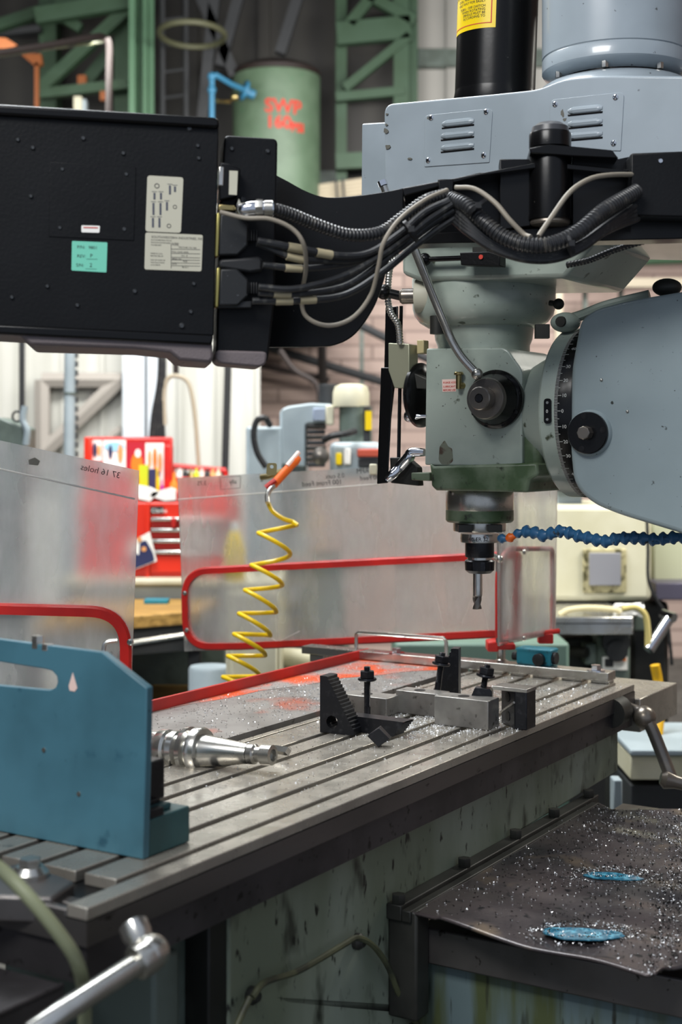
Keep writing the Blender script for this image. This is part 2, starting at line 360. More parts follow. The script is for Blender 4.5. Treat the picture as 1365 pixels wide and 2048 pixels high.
# chip tray with red lip
t = thing('chip_tray', 'grey sheet chip tray with a bright red lip along the back of the table', 'tray', ML(-.5, 1.2, .0), YAW)
bm = B(); box(bm, -.655, -.392, .0, 1.70, -.012, .003, M); obj('tray_floor', bm, trayp, t)
bm = B(); box(bm, -.656, -.650, .0, 1.70, .003, .025, M); obj('back_lip', bm, redp, t, bev=.0015)
bm = B(); pts = [(-.65, .9)] + [(-.65 + .0, 1.70), (-.392, 1.70), (-.405, 1.64), (-.47, 1.58), (-.5, 1.5), (-.55, 1.42), (-.57, 1.3), (-.61, 1.2), (-.615, 1.1), (-.64, 1.0)]
prism(bm, pts, .003, .0036, 'z', M); obj('painted_corner', bm, oranged, t)
# end bar with handle, bolt, teal box, guard post
t = thing('end_bar', 'flat steel bar bolted across the far end of the table', 'bar', ML(-.42, 1.745, 0), YAW)
bm = B(); box(bm, -.81, -.045, 1.655, 1.70, .006, .024, M)
for a in (-.79, -.6): box(bm, a, a + .04, 1.66, 1.70, -.012, .006, M)
for (a, c) in zip(SL, SL[1:]): box(bm, -c[0] + .004, -a[1] - .004, 1.66, 1.69, 0, .006, M)
obj('bar', bm, steel, t, bev=.0012)
for px, py in ((1193, 1342), (790, 1308)):
    c = MF.h(px, py, .024); k = ML(c[0], min(max(c[1], 1.667), 1.69), .024)
    bm = B(); lathe(bm, k, (0, 0, 1), [(.019, 0), (.019, .003)], 20); ngon_prism(bm, k, (0, 0, 1), .011, .003, .013); obj('bolt', bm, chrome, t)
def onbar(px): # point on the bar's mid line under a pixel column
    q = MF
    k = (px - CX) / F; a = q.o.xy + q.ey * 1.68; x = (k * a.y - a.x) / (q.ex.x - k * q.ex.y); return x
t = thing('wire_handle', 'bent steel wire handle standing on the end bar behind the clamps', 'handle', ML(onbar(800), 1.68, .024), YAW)
xa, xb = onbar(713), onbar(893)
bm = B(); za, zb_ = MF.p(713, 1264, 1.68)[1], MF.p(893, 1277, 1.68)[1]; tube(bm, [ML(xa, 1.68, .02), ML(xa, 1.68, za - .015), ML(xa, 1.68, za - .006), ML(xa + .006, 1.68, za), ML(xb - .006, 1.68, zb_), ML(xb, 1.68, zb_ - .006), ML(xb, 1.68, .02)], .0045, 10); obj('handle_rod', bm, steel, t)
# far end wing plate of the table
t = thing('end_plate', 'grey steel plate projecting beyond the far end of the table', 'plate', ML(-.2, 1.78, -.03), YAW)
bm = B(); box(bm, -.36, .012, 1.692, 1.93, -.10, -.03, M); obj('plate', bm, tablem, t, bev=.002)
# crank at the far end
ya = W(1262, 1440, 2.93); t = thing('feed_crank', 'chrome feed crank hanging at the far right end of the table', 'crank', ya)
bm = B(); tube(bm, cat([W(1235, 1408, 2.98), W(1262, 1418, 2.95), W(1285, 1428, 2.92), W(1300, 1448, 2.91), W(1318, 1490, 2.90), W(1345, 1560, 2.88)]), .013, 12, rf=None); obj('crank_arm', bm, knobm, t)
bm = B(); sphere(bm, W(1290, 1435, 2.92), .024); obj('elbow', bm, knobm, t)
bm = B(); lathe(bm, W(1322, 1556, 2.88), (1, -.1, -.25), [(.012, 0), (.02, .01), (.014, .03), (.012, .06), (.019, .1)], 16); obj('handle', bm, knobm, t)
bm = B(); lathe(bm, W(1232, 1422, 2.9), (-.5, -.85, 0), [(.03, -.02), (.03, .03)], 20); obj('crank_hub', bm, cast, t)
# ================================================================== SADDLE, KNEE
t = thing('saddle', 'oil-stained pale grey saddle casting under the table', 'saddle', ML(-.2, .9, -.35), YAW)
def q(px, py, x=-.03): return MF.q(px, py, x)
zb = -.19
pts = [(.30, -.0865), (1.675, -.0865), (1.675, -.182), (.80, -.205), (.80, -.40), (.30, -.40)]
bm = B(); prism(bm, pts, -.36, -.03, 'x', M); obj('saddle_body', bm, saddlep, t, bev=.004)
pl = [q(440, 1898), q(600, 1862), q(716, 1865), q(740, 1890), q(760, 1893), q(795, 2000), q(700, 2000)]
# gib plates at the near end
bm = B(); a = q(482, 1850)[0]; box(bm, -.30, -.034, a - .062, a - .002, -.30, -.0865, M); obj('way_gib', bm, cast, t, bev=.003)
bm = B(); box(bm, -.30, -.05, a - .15, a - .1, -.27, -.12, M); box(bm, -.3, -.07, a - .1, a - .06, -.3, -.1, M); obj('end_bracket', bm, greycast, t, bev=.006)
for px, py in ((500, 1990), (712, 1882)):
    c = q(px, py); bm = B(); lathe(bm, ML(-.035, c[0], c[1]), XV, [(.012, 0), (.012, .012), (.006, .02)], 14); obj('hose_fitting', bm, cast, t)
# lower apron with electric panel and warning triangle
ap = FR(690, 2.02, -20, .6)
t2 = thing('electrical_cover', 'grey cover plate with a yellow warning triangle below the saddle', 'cover', ML(-.08, .6, -.48), YAW)
bm = B(); box(bm, -.34, -.05, .22, .86, -.62, -.402, M); obj('cover_plate', bm, saddlep, t2, bev=.003)
c0 = MF.q(700, 2000, -.049); P = [MF.q(*p, -.049) for p in ((699, 1971), (680, 2002), (716, 2003))]
bm = B(); prism(bm, P, -.050, -.0485, 'x', M); obj('warning_triangle', bm, labely, t2)
P = [MF.q(*p, -.049) for p in ((701, 1980), (693, 1992), (698, 1991), (695, 2001), (705, 1988), (700, 1989))]
bm = B(); prism(bm, P, -.0485, -.0478, 'x', M); obj('warning_mark', bm, inkm, t2)
bm = B(); P = [MF.q(*p, -.045) for p in ((535, 1990), (770, 2005), (772, 2020), (560, 2000))]; prism(bm, P, -.05, -.03, 'x', M); obj('cover_seam', bm, cast, t2)
bm = B(); P = [MF.q(*p, -.045) for p in ((640, 1935), (780, 1960), (780, 1966), (645, 1940))]; prism(bm, P, -.05, -.04, 'x', M); obj('cover_seam', bm, cast, t2)
# lubricant hose on the saddle
t = thing('lubricant_hose', 'thin greenish lubricant hose looping along the lower saddle', 'hose', ML(-.02, .5, -.3))
hp = [(505, 1995), (530, 1965), (590, 1945), (640, 1918), (690, 1888), (715, 1876), (745, 1890), (775, 1930), (795, 1980), (820, 2030), (850, 2060)]
bm = B(); tube(bm, cat([ML(-.012, *MF.q(a, b, -.012)) for a, b in hp]), .0045, 8); obj('hose', bm, hosed, t)
bm = B(); tube(bm, cat([ML(-.012, *MF.q(a, b, -.012)) for a, b in ((500, 1995), (488, 2020), (470, 2060))]), .0045, 8); obj('hose', bm, hosed, t)
# knee block (right of the saddle) and rubber way cover
zk = -.203
t = thing('knee', 'dark steel edged knee block with green streaked paint under the rubber cover', 'knee', ML(.2, 1.05, -1), YAW)
ys, ye = .745, 1.62
bm = B(); box(bm, -.0, .62, ys + .0, ye, zk - .085, zk - .03, M); obj('way_edge', bm, sidem, t, bev=.003)
bm = B(); box(bm, -.02, .62, ys + .02, ye, -.95, zk - .085, M); obj('knee_body', bm, kneep, t, bev=.004)
bm = B(); box(bm, -.03, .02, ys - .04, ys + .0, zk - .16, zk + .005, M); obj('corner_bracket', bm, cast, t, bev=.004)
# rail screws along the cover
t = thing('cover_rail', 'black greasy rail with screws clamping the rubber cover to the saddle', 'rail', ML(-.02, 1.1, zk), YAW)
bm = B(); box(bm, -.03, -.004, .70, 1.50, zk - .012, zk + .012, M); box(bm, -.004, .012, .70, 1.46, zk - .012, zk + .006, M); obj('rail', bm, cast, t, bev=.002)
for y in (.71, .93, 1.13, 1.3, 1.47):
    bm = B(); ngon_prism(bm, ML(-.014, y, zk + .012), (0, 0, 1), .011, 0, .014); obj('screw', bm, cast, t)
# rubber cover: wavy sheet between the rail and the ragged near edge
def lerp(a, b, s): return (a[0] + (b[0] - a[0]) * s, a[1] + (b[1] - a[1]) * s)
near = [MF.h(*p, zk) for p in ((812, 1826), (900, 1848), (1050, 1890), (1180, 1922), (1290, 1950), (1310, 1954), (1335, 1940), (1400, 1930), (1480, 1935))]
far = [MF.h(*p, zk) for p in ((1180, 1606), (1200, 1610), (1225, 1622), (1290, 1622), (1350, 1626), (1400, 1628), (1470, 1630), (1560, 1632), (1640, 1636))]
bm = B(); NU, NV = 96, 96; V = []
def samp(L, s):
    k = s * (len(L) - 1); i = min(int(k), len(L) - 2); return lerp(L[i], L[i + 1], k - i)
def matz(x, y, s):
    d = x + .01
    z = .004 * math.sin(y * 26 + 3 * x) * min(1, max(0, d * 4)) + .0025 * math.sin(y * 55 + 9 * x) * min(1, max(0, d * 4))
    for (cx, cy, rx, ry, dp) in PUD: z -= dp * math.exp(-(((x - cx) / rx) ** 2 + ((y - cy) / ry) ** 2))
    return z + .004
PUD = []
for px, py, rx, ry, dp in ((1165, 1867, .09, .09, .014), (1228, 1752, .08, .08, .011)):
    c = MF.h(px, py, zk); PUD.append((c[0], c[1], rx, ry, dp))
for i in range(NU + 1):
    row = []
    for j in range(NV + 1):
        a = samp(near, i / NU); b = samp(far, i / NU); s = j / NV; p = lerp(a, b, s); z = matz(p[0], p[1], s)
        if i > 8: z += .003 * max(0, 1 - s * 12) * math.sin(i * .22)
        row.append(bm.verts.new(ML(p[0], p[1], zk + z)))
    V.append(row)
for i in range(NU):
    for j in range(NV): bm.faces.new((V[i][j], V[i + 1][j], V[i + 1][j + 1], V[i][j + 1]))
o = obj('rubber_way_cover', bm, rubbermat, smooth=80, label='creased black rubber sheet covered in metal chips, right of the table', cat='rubber cover')
sm = o.modifiers.new('solid', 'SOLIDIFY'); sm.thickness = .004; sm.offset = -1
for (px, py, lx, ly, lab) in ((1165, 1867, 82, 12, 'larger puddle of blue coolant near the front edge of the rubber cover'), (1226, 1752, 58, 7, 'smaller puddle of blue coolant further back on the rubber cover')):
    c = MF.h(px, py, zk); n = 60; z = zk + matz(c[0], c[1], 0) + .007; bm = B(); P = []
    for k in range(n):
        a = 2 * math.pi * k / n; r_ = 1 + .07 * math.sin(3 * a + px) + .04 * math.sin(7 * a) + .012 * math.sin(13 * a + 1)
        P.append(MF.h(px + lx * r_ * math.cos(a), py + ly * r_ * math.sin(a) + 4 * math.cos(a), z))
    prism(bm, P, z - .0015, z, 'z', M)
    obj('coolant_puddle', bm, coolant, label=lab, cat='puddle')
# ================================================================== LOOSE CLAMPING KIT ON THE TABLE
def blk(name, label, p0, y1, x1, z1, hole=True):
    """ground block: p0 = near lower corner (local x,y), x1/y1 = other corner"""
    t = thing(name, label, 'block', ML((p0[0] + x1) / 2, (p0[1] + y1) / 2, 0), YAW, 'ground steel clamping blocks')
    bm = B(); box(bm, p0[0], x1, p0[1], y1, 0.0005, z1, M); obj('block_body', bm, blocks, t, bev=.0015)
    if hole:
        bm = B(); lathe(bm, ML((p0[0] + x1) / 2 - .006, (p0[1] + y1) / 2, z1 - .004), (0, 0, 1), [(.0105, 0), (.0105, .0045)], 24); obj('bolt_hole', bm, slotm, t)
    return t
hA = MF.p(868, 1393, 1.09)[1]
blk('steel_block', 'nearest ground steel block on the table, hex block standing on it', (-.155, 1.09), 1.135, -.048, .052)
blk('steel_block', 'scratched ground steel block in front of the leaning step block', (-.268, 1.150), 1.192, -.176, .043)
blk('steel_block', 'small ground steel block directly behind the first upright stud', (-.362, 1.105), 1.155, -.262, .034)
def stepblock(name, label, fr, H, Wd, T, flip=False, teeth=16, hole=True):
    t = thing(name, label, 'step block', fr.o, fr.yaw, 'black step blocks')
    P = [(0, 0), (Wd, 0)]
    tp = .012
    for i in range(teeth):
        s0 = i / teeth; s1 = (i + 1) / teeth
        xa = Wd + (tp - Wd) * s0; xb = Wd + (tp - Wd) * s1; z0 = .006 + (H - .006) * s0; z1 = .006 + (H - .006) * s1
        P += [(xa, z0), (xa, z1 - .001)]
        if i == teeth - 1: P += [(xb, z1)]
    P += [(0, H)]
    if flip: P = [(-a, b) for a, b in P]
    s = -1 if flip else 1
    bm = B(); prism(bm, P, 0, T, 'y', fr.M, holes=[circ((s * Wd * .36, H * .2), Wd * .17, 16, )] if hole else ()); obj('step_block_body', bm, oxide, t, smooth=20)
    return t
def sub(x, y, yaw, z=0.0): # frame in the machine frame
    p = ML(x, y, z + .0005); return Frame(p, YAW + R(yaw))
stepblock('step_block', 'upright black serrated step block, leftmost on the table', sub(-.292, .925, 4), .098, .066, .036)
stepblock('step_block', 'black serrated step block leaning behind the nutted stud at the far slots', sub(-.213, 1.30, 18), .105, .055, .03, flip=True, teeth=14, hole=False)
# double step block with two holes
fr2 = sub(-.046, 1.152, 0); c = ML(-.02, 1.15, 0)
t = thing('step_block', 'black block with a diagonal groove on its side, nearest the table edge', 'step block', ML(-.03, 1.16, 0), YAW, 'black step blocks')
bm = B(); z1 = MF.p(1030, 1378, 1.12)[1]; xa = MF.p(1003, 1450, 1.165)[0]; xm = MF.p(1030, 1455, 1.125)[0]; xr = MF.p(1054, 1455, 1.125)[0]
prism(bm, [(xa, 1.165), (xm, 1.125), (xr, 1.125), (xr, 1.165)], .0005, .0005 + z1, 'z', M); obj('step_block_body', bm, oxide, t, bev=.002)
bm = B(); box(bm, xa + .002, xr + .001, 1.124, 1.166, z1 - .006, z1 + .0008, M); obj('top_edge', bm, blocks, t, bev=.001)
a = ML(xa, 1.165, 0); b = ML(xm, 1.125, 0); d = (b - a).normalized(); nrm = Vector((d.y, -d.x, 0)) * (1 if (d.y * (a.x) - d.x * a.y) < 0 else -1)
bm = B(); mid = (a + b) / 2
for zz in (.25, .72): lathe(bm, mid + Vector((0, 0, z1 * zz)) + nrm * -.002, nrm, [(.009, 0), (.009, .003)], 18)
obj('block_hole', bm, slotm, t)
bm = B(); tube(bm, [a + nrm * .001 + Vector((0, 0, .02)), b + nrm * .001 + Vector((0, 0, z1 * .66))], .0022, 6); obj('groove', bm, blocks, t)
# stepped clamp strap on its side
A = MF.h(694, 1462, .0); Bp = MF.h(786, 1474, .0)
yaws = math.degrees(math.atan2(Bp[1] - A[1], Bp[0] - A[0])); L = math.hypot(Bp[0] - A[0], Bp[1] - A[1]); fs = sub(A[0], A[1], yaws)
t = thing('step_clamp', 'black step clamp strap lying flat around the first upright stud', 'clamp', fs.o, fs.yaw)
P = [(-.02, 0), (L, 0)]
for i in range(6): P += [(L + .004 + i * .0035, .002 + i * .0042), (L + .004 + i * .0035, .006 + i * .0042)]
P += [(L + .026, .027), (-.02, .027)]
bm = B(); prism(bm, P, 0, .032, 'y', fs.M, holes=[]); obj('clamp_strap', bm, oxide, t, smooth=20, bev=.001)
def stud(label, base, top, nutpx, Y, r=.0062, hexblock=None):
    a, b = W(*base, Y), W(*top, Y); d = (b - a).normalized(); L = (b - a).length
    t = thing('clamping_stud', label, 'stud', a, 0, 'threaded clamping studs with nuts')
    bm = B(); prof = []; n = int(L / .0016)
    for i in range(n): prof += [(r, L * i / n), (r * .9, L * (i + .5) / n)]
    prof = [(r, 0), (r, L * .25)] + [p for p in prof if p[1] > L * .25] + [(r * .8, L)]
    lathe(bm, a, d, prof, 14); obj('stud_rod', bm, oxide, t)
    h = (W(*nutpx, Y) - a).dot(d)
    bm = B(); lathe(bm, a, d, [(.0155, h - .003), (.0175, h - .001), (.0165, h + .002)], 20); ngon_prism(bm, a, d, .0142, h + .002, h + .015); obj('flange_nut', bm, oxide, t)
    return a, d
stud('upright black stud with nut standing through the flat clamp strap', (735, 1440), (735, 1333), (735, 1358), 2.60)
stud('leaning black stud with nut in front of the far serrated step block', (875, 1385), (886, 1305), (883, 1327), 2.66)
stud('short black stud with nut rising from the hex block', (966, 1385), (976, 1329), (973, 1351), 2.56, .0058)
t = thing('hex_block', 'black hexagonal block sitting on top of the nearest ground steel block', 'nut', ML(-.09, 1.12, .0525), YAW)
bm = B(); fh = FR(964, 2.55, -12, 0); cc = fh.p(964, 1388)
Ph = rnd([fh.p(*p) for p in ((945, 1389), (952, 1373), (982, 1376), (986, 1381), (986, 1401), (947, 1395))], .001, 2); prism(bm, Ph, -.012, .012, 'y', fh.M); obj('hex_body', bm, oxide, t, bev=.001)
# T-nut lying on its corner
c = MF.h(757, 1495, 0); fd = sub(c[0], c[1], 20); t = thing('loose_square_nut', 'small black square nut tipped on its corner in front of the clamps', 'nut', fd.o, fd.yaw)
bm = B(); h = .0175; prism(bm, [(0, 0), (h * 1.08, h * .8), (0.001, h * 1.85), (-h * 1.08, h * 1.0)], -.0, .02, 'y', fd.M); obj('nut_body', bm, oxide, t, bev=.001)
# ================================================================== TOOL HOLDER lying behind the blue block
A = W(296, 1495, 2.27); Bq = W(552, 1511, 2.16); ax = (Bq - A).normalized(); LL = (Bq - A).length
def tq(px): return LL * (px - 296) / (552 - 296)
t = thing('taper_tool_holder', 'shiny steel taper tool holder lying on the table beside the blue block', 'tool holder', W(420, 1545, 2.2))
s = 2.2 / F
bm = B(); lathe(bm, A, ax, [(32 * s, tq(200)), (35 * s, tq(210)), (36 * s, tq(312)), (36 * s, tq(322))], 40); obj('shank_body', bm, steel, t, bev=.0008)
bm = B(); lathe(bm, A, ax, [(36 * s, tq(322)), (39 * s, tq(326)), (39 * s, tq(340)), (34 * s, tq(344)), (34 * s, tq(348)), (39 * s, tq(352)), (38 * s, tq(362)), (29 * s, tq(368)), (28 * s, tq(375))], 40); obj('collar', bm, steel, t)
bm = B(); lathe(bm, A, ax, [(28 * s, tq(372)), (46 * s, tq(376)), (47 * s, tq(385)), (38 * s, tq(388)), (38 * s, tq(393)), (47 * s, tq(396)), (47 * s, tq(408)), (44 * s, tq(412))], 48); obj('flange', bm, steel, t)
bm = B(); lathe(bm, A, ax, [(34 * s, tq(410)), (33 * s, tq(416)), (20 * s, tq(498)), (19 * s, tq(500))], 40); obj('taper_cone', bm, steel, t)
bm = B(); lathe(bm, A, ax, [(16 * s, tq(500)), (20 * s, tq(502)), (20 * s, tq(512)), (15 * s, tq(515)), (15 * s, tq(524)), (20 * s, tq(527)), (20 * s, tq(546)), (12 * s, tq(547)), (11 * s, tq(540))], 32); obj('pull_stud', bm, steel, t)
t = thing('bright_cutter', 'small bright cutter lying just behind the tip of the tool holder', 'cutter', W(565, 1505, 2.24))
bm = B(); tube(bm, [W(525, 1500, 2.3), W(552, 1499, 2.28), W(577, 1503, 2.26)], .007, 4); obj('cutter_body', bm, steel, t)
# ================================================================== BLUE BLOCK
yb = .17
t = thing('blue_angle_plate', 'big blue painted plate with an oval slot standing on the left of the table', 'angle plate', ML(-.2, yb, 0), YAW)
P = [MF.p(*p, yb) for p in ((-120, 1264), (204, 1305), (294, 1376), (292, 1490), (286, 1720), (-120, 1640))]
P[4] = (P[4][0], .0006); P[5] = (P[5][0], .0006)
ho = rnd([MF.p(*p, yb) for p in ((-90, 1302), (108, 1341), (116, 1381), (-90, 1362))], [.001, .014, .014, .001], 8)
hs = [MF.p(*p, yb) for p in ((-60, 1314), (88, 1338), (104, 1342), (113, 1352), (115, 1364), (110, 1376), (98, 1381), (84, 1380), (-60, 1366))]
bm = B(); prism(bm, P, yb, yb + .012, 'y', M, holes=[hs]); obj('face_plate', bm, bluep, t, bev=.0015)
xr = P[4][0]
zt = MF.q(386, 1590, xr)[1]
bm = B(); box(bm, xr - .30, xr, yb + .012, .262, .0006, .046, M); box(bm, xr - .3, xr - .012, .185, .24, .046, .054, M); obj('base_block', bm, greenp, t, bev=.002)
for i in range(3):
    bm = B(); box(bm, xr - .055 + i * .022, xr - .044 + i * .022, yb + .014, .25 - i * .02, .046, .064 - i * .004, M); obj('black_jaw', bm, oxide, t, bev=.001)
bm = B(); box(bm, xr - .30, xr - .03, .20, .25, .054, .105, M); obj('inner_block', bm, oxide, t, bev=.003)
for px, py in ((88, 1500), (158, 1588)):
    c = MF.p(px, py, yb); bm = B(); lathe(bm, ML(c[0], yb, c[1]), -YV, [(.0032, 0), (.003, .001)], 12); obj('screw_head', bm, steel, t)
c = [MF.p(*p, yb) for p in ((146, 1345), (138, 1372), (140, 1381), (150, 1383), (155, 1376))]
bm = B(); prism(bm, c, yb - .0006, yb, 'y', M); obj('scuff_mark', bm, labelp, t)
for px in (76, 96):
    c = MF.p(px, 1290 if px == 76 else 1294, yb + .006); bm = B(); ngon_prism(bm, ML(c[0], yb + .006, c[1]), (0, 0, 1), .008, -.004, .012 if px == 76 else .004); obj('cap_screw', bm, steel, t)
# ================================================================== NEAR LEFT: drain tray, crank bar, hose
t = thing('end_tray', 'dark steel catch tray at the near left end of the table', 'tray', ML(-.2, -.15, -.09), YAW)
P = [MF.h(*p, -.085) for p in ((-120, 1800), (160, 1852), (135, 1900), (-120, 2060))]
bm = B(); box(bm, -.42, -.028, -.30, -.004, -.092, -.086, M); box(bm, -.034, -.028, -.30, -.004, -.13, -.084, M); obj('tray_sheet', bm, darks, t, bev=.002)
t = thing('crank_bar', 'polished steel crank bar with a rounded hub below the near table end', 'crank', W(200, 1960, 1.5))
bm = B(); tube(bm, [W(60, 2068, 1.36), W(130, 2020, 1.38), W(290, 1918, 1.45)], .0115, 16); obj('bar', bm, steel, t)
bm = B(); sphere(bm, W(300, 1905, 1.46), .021, 20, (1, 1, .9)); lathe(bm, W(290, 1916, 1.45), (W(290, 1918, 1.45) - W(130, 2020, 1.38)), [(.0175, -.012), (.0185, -.008), (.0185, .004)], 20); obj('hub_ball', bm, steel, t)
bm = B(); lathe(bm, W(290, 1905, 1.46), (-.4, .5, .6), [(.013, .01), (.016, .02), (.016, .032), (.010, .036)], 16); obj('hub_boss', bm, steel, t)
t = thing('coolant_drain_hose', 'pale green hose curving down past the near left table end', 'hose', W(120, 1850, 1.4))
bm = B(); tube(bm, cat([W(-30, 1715, 1.42), W(20, 1755, 1.42), (W(70, 1808, 1.41)), W(120, 1870, 1.41), W(152, 1920, 1.42), W(168, 1980, 1.45), W(170, 2060, 1.48)]), .0072, 12); obj('hose', bm, hoseg, t)
t = thing('leg_casting', 'dark green-grey machine casting below the near end of the table', 'casting', ML(-.25, .12, -1), YAW)
bm = B(); box(bm, -.36, -.05, .06, .28, -1.0, -.30, M); obj('casting_body', bm, greycast, t, bev=.01)
bm = B(); box(bm, -.36, -.06, .0, .06, -1.0, -.55, M); obj('casting_foot', bm, greycast, t, bev=.01)
#%%PART3
# ================================================================== MILLING HEAD (axis: x = SX, y = SY in the machine frame)
SX, SY = -.111, 1.184
YS = ML(SX, SY, 0).y
def zc(py, Y=YS): return W(0, py, Y).z
C0 = ML(SX, SY, 0)
head = thing('milling_head', 'grey-green milling head with belt housing, feed dial and quill above the table', 'milling head', (C0.x, C0.y, zc(1045)), YAW)
def vl(prof, Y=YS, cx=None, cy=None):   # vertical lathe from (half width px, y px) pairs
    return [(hw * Y / F, zc(py, Y)) for hw, py in prof]
def vlathe(prof, m, name, parent, px=960, Y=YS, n=48, bev=0):
    bm = B(); o = W(px, 0, Y); lathe(bm, (o.x, Y, 0), (0, 0, 1), vl(prof, Y), n); return obj(name, bm, m, parent, bev=bev)
yf = 1.095
# main gearbox
P = [MF.p(853, 697, yf), MF.p(1013, 695, yf), MF.p(1030, 720, yf), MF.p(1045, 740, yf), MF.p(1045, 935, yf), MF.p(850, 930, yf)]
bm = B(); prism(bm, rnd(P, [.004, .012, .02, .02, .01, .004]), yf, yf + .18, 'y', M); obj('gearbox', bm, headp, head, bev=.007, seg=3)
P = [MF.p(*p, yf - .004) for p in ((858, 925), (868, 932), (1075, 925), (1078, 950), (1060, 960), (1056, 985), (872, 981), (862, 972), (862, 950))]
bm = B(); prism(bm, P, yf - .004, yf + .18, 'y', M); obj('lower_flange', bm, headg, head, bev=.005)
bm = B(); P = [MF.p(*p, yf + .02) for p in ((828, 945), (865, 945), (865, 962), (828, 960))]; prism(bm, P, yf + .01, yf + .08, 'y', M); obj('stop_bracket', bm, headg, head, bev=.002)
# side neck flaring to the tilt ring
zr = MF.p(1100, 822, 1.03)[1]; ysr = SY
xa = MF.p(1035, 822, 1.10)[0]; xb = MF.p(1078, 822, 1.03)[0]
bm = B(); lathe(bm, ML(0, SY, zr), XV, [(.070, xa - .03), (.083, xa), (.098, xa + (xb - xa) * .4), (.108, xb - .012), (.140, xb - .002), (.140, xb + .002)], 48); obj('side_neck', bm, headp, head)
bm = B(); P = [MF.p(*p, yf + .01) for p in ((1000, 880), (1078, 850), (1080, 930), (1058, 960), (1000, 975))]; prism(bm, P, yf + .01, yf + .14, 'y', M); obj('neck_web', bm, headg, head, bev=.012, seg=3)
# upper neck, bowl
vlathe([(92, 705), (92, 692), (97, 680), (100, 655), (108, 640)], headp, 'upper_neck', head, 968)
vlathe([(100, 658), (112, 655), (128, 645), (138, 632), (142, 618), (143, 600), (143, 560), (139, 548), (120, 543)], headp, 'bowl', head, 968, n=64)
bm = B(); ybx = MF.p(875, 650, SY - .11); c = ML(ybx[0], SY - .11, ybx[1]); lathe(bm, c, (0, 0, 1), [(.013, -.016), (.013, .016)], 16); obj('neck_bolt', bm, cast, head)
# housing base above the bowl
P = [MF.p(*p, 1.05) for p in ((803, 470), (803, 548), (838, 562), (1130, 556), (1195, 480), (1195, 450))]
bm = B(); prism(bm, P, 1.05, 1.32, 'y', M); obj('housing_base', bm, headp, head, bev=.008)
# belt housing
yh = 1.02
P = rnd([MF.p(*p, yh) for p in ((770, 470), (768, 208), (985, 188), (1080, 178), (1125, 158), (1200, 150), (1420, 152), (1420, 480))], [.005, .02, .0, .05, .05, .05, 0, .02], 8)
bm = B(); prism(bm, P, yh, yh + .32, 'y', M); obj('belt_housing', bm, housing, head, bev=.014, seg=4)
P = rnd([MF.p(*p, 1.16) for p in ((722, 460), (724, 247), (790, 243), (790, 460))], .004); bm = B(); prism(bm, P, 1.16, 1.36, 'y', M); obj('rear_housing', bm, housing, head, bev=.006)
def louvre(c4, slots, screws):
    P = rnd([MF.p(*p, yh) for p in c4], [.002, .010, .010, .002]); bm = B(); prism(bm, P, yh - .0018, yh, 'y', M); pl = obj('vent_plate', bm, housing, head, bev=.0006)
    for (x0, y0, x1, y1) in slots:
        a = MF.p(x0, y0, yh); b = MF.p(x1, y1, yh); A = ML(a[0], yh, a[1]); Bz = ML(b[0], yh, b[1])
        bm = B(); pts = [A.lerp(Bz, i / 12) for i in range(13)]
        tube(bm, pts, .0068, 10, rf=lambda i: .0068 * (.55 if i in (0, 12) else (.85 if i in (1, 11) else 1))); obj('vent_hood', bm, housing, pl)
        bm = B(); dz = Vector((0, 0, -.0068)) - YV * .0022; tube(bm, [A + dz, Bz + dz], .0016, 6); obj('vent_slot', bm, slotm, pl)
    for (x, y) in screws:
        a = MF.p(x, y, yh); k = ML(a[0], yh - .002, a[1]); bm = B(); lathe(bm, k, -YV, [(.0048, 0), (.0046, .0012), (.0028, .0026)], 14); obj('screw', bm, chrome, pl)
        bm = B(); M3 = Matrix.Translation(k - YV * .003) @ Matrix.Rotation(YAW, 4, 'Z') @ Matrix.Rotation(.5, 4, 'Y'); box(bm, -.0033, .0033, -.0003, .0003, -.0005, .0005, M3); box(bm, -.0005, .0005, -.0003, .0003, -.0033, .0033, M3); obj('screw_recess', bm, slotm, pl)
louvre([(850, 334), (850, 231), (987, 217), (980, 325)], [(886, 249, 950, 242), (884, 273, 950, 266), (884, 297, 950, 290)], [(864, 236), (974, 224), (858, 321), (969, 311)])
louvre([(1100, 300), (1102, 200), (1250, 184), (1243, 302)], [(1138, 223, 1207, 216), (1138, 249, 1207, 242), (1140, 273, 1207, 267)], [(1112, 209), (1233, 195), (1229, 287)])
chipp = mat('chipped_paint', '5b5a52', .6)
for (cx_, cy_, w_, h_) in ((775, 229, 3, 2), (773, 262, 5, 7), (777, 294, 5, 5), (822, 318, 5, 2), (774, 250, 3, 2), (858, 236, 2, 3), (1127, 227, 3, 8), (1131, 240, 4, 4)):
    bm = B(); P = [MF.p(cx_ + w_ * (1 + .4 * random.uniform(-1, 1)) * math.cos(k * .7), cy_ + h_ * (1 + .4 * random.uniform(-1, 1)) * math.sin(k * .7), yh) for k in range(9)]; prism(bm, P, yh - .0022, yh, 'y', M); obj('paint_chip', bm, chipp, head, smooth=0)
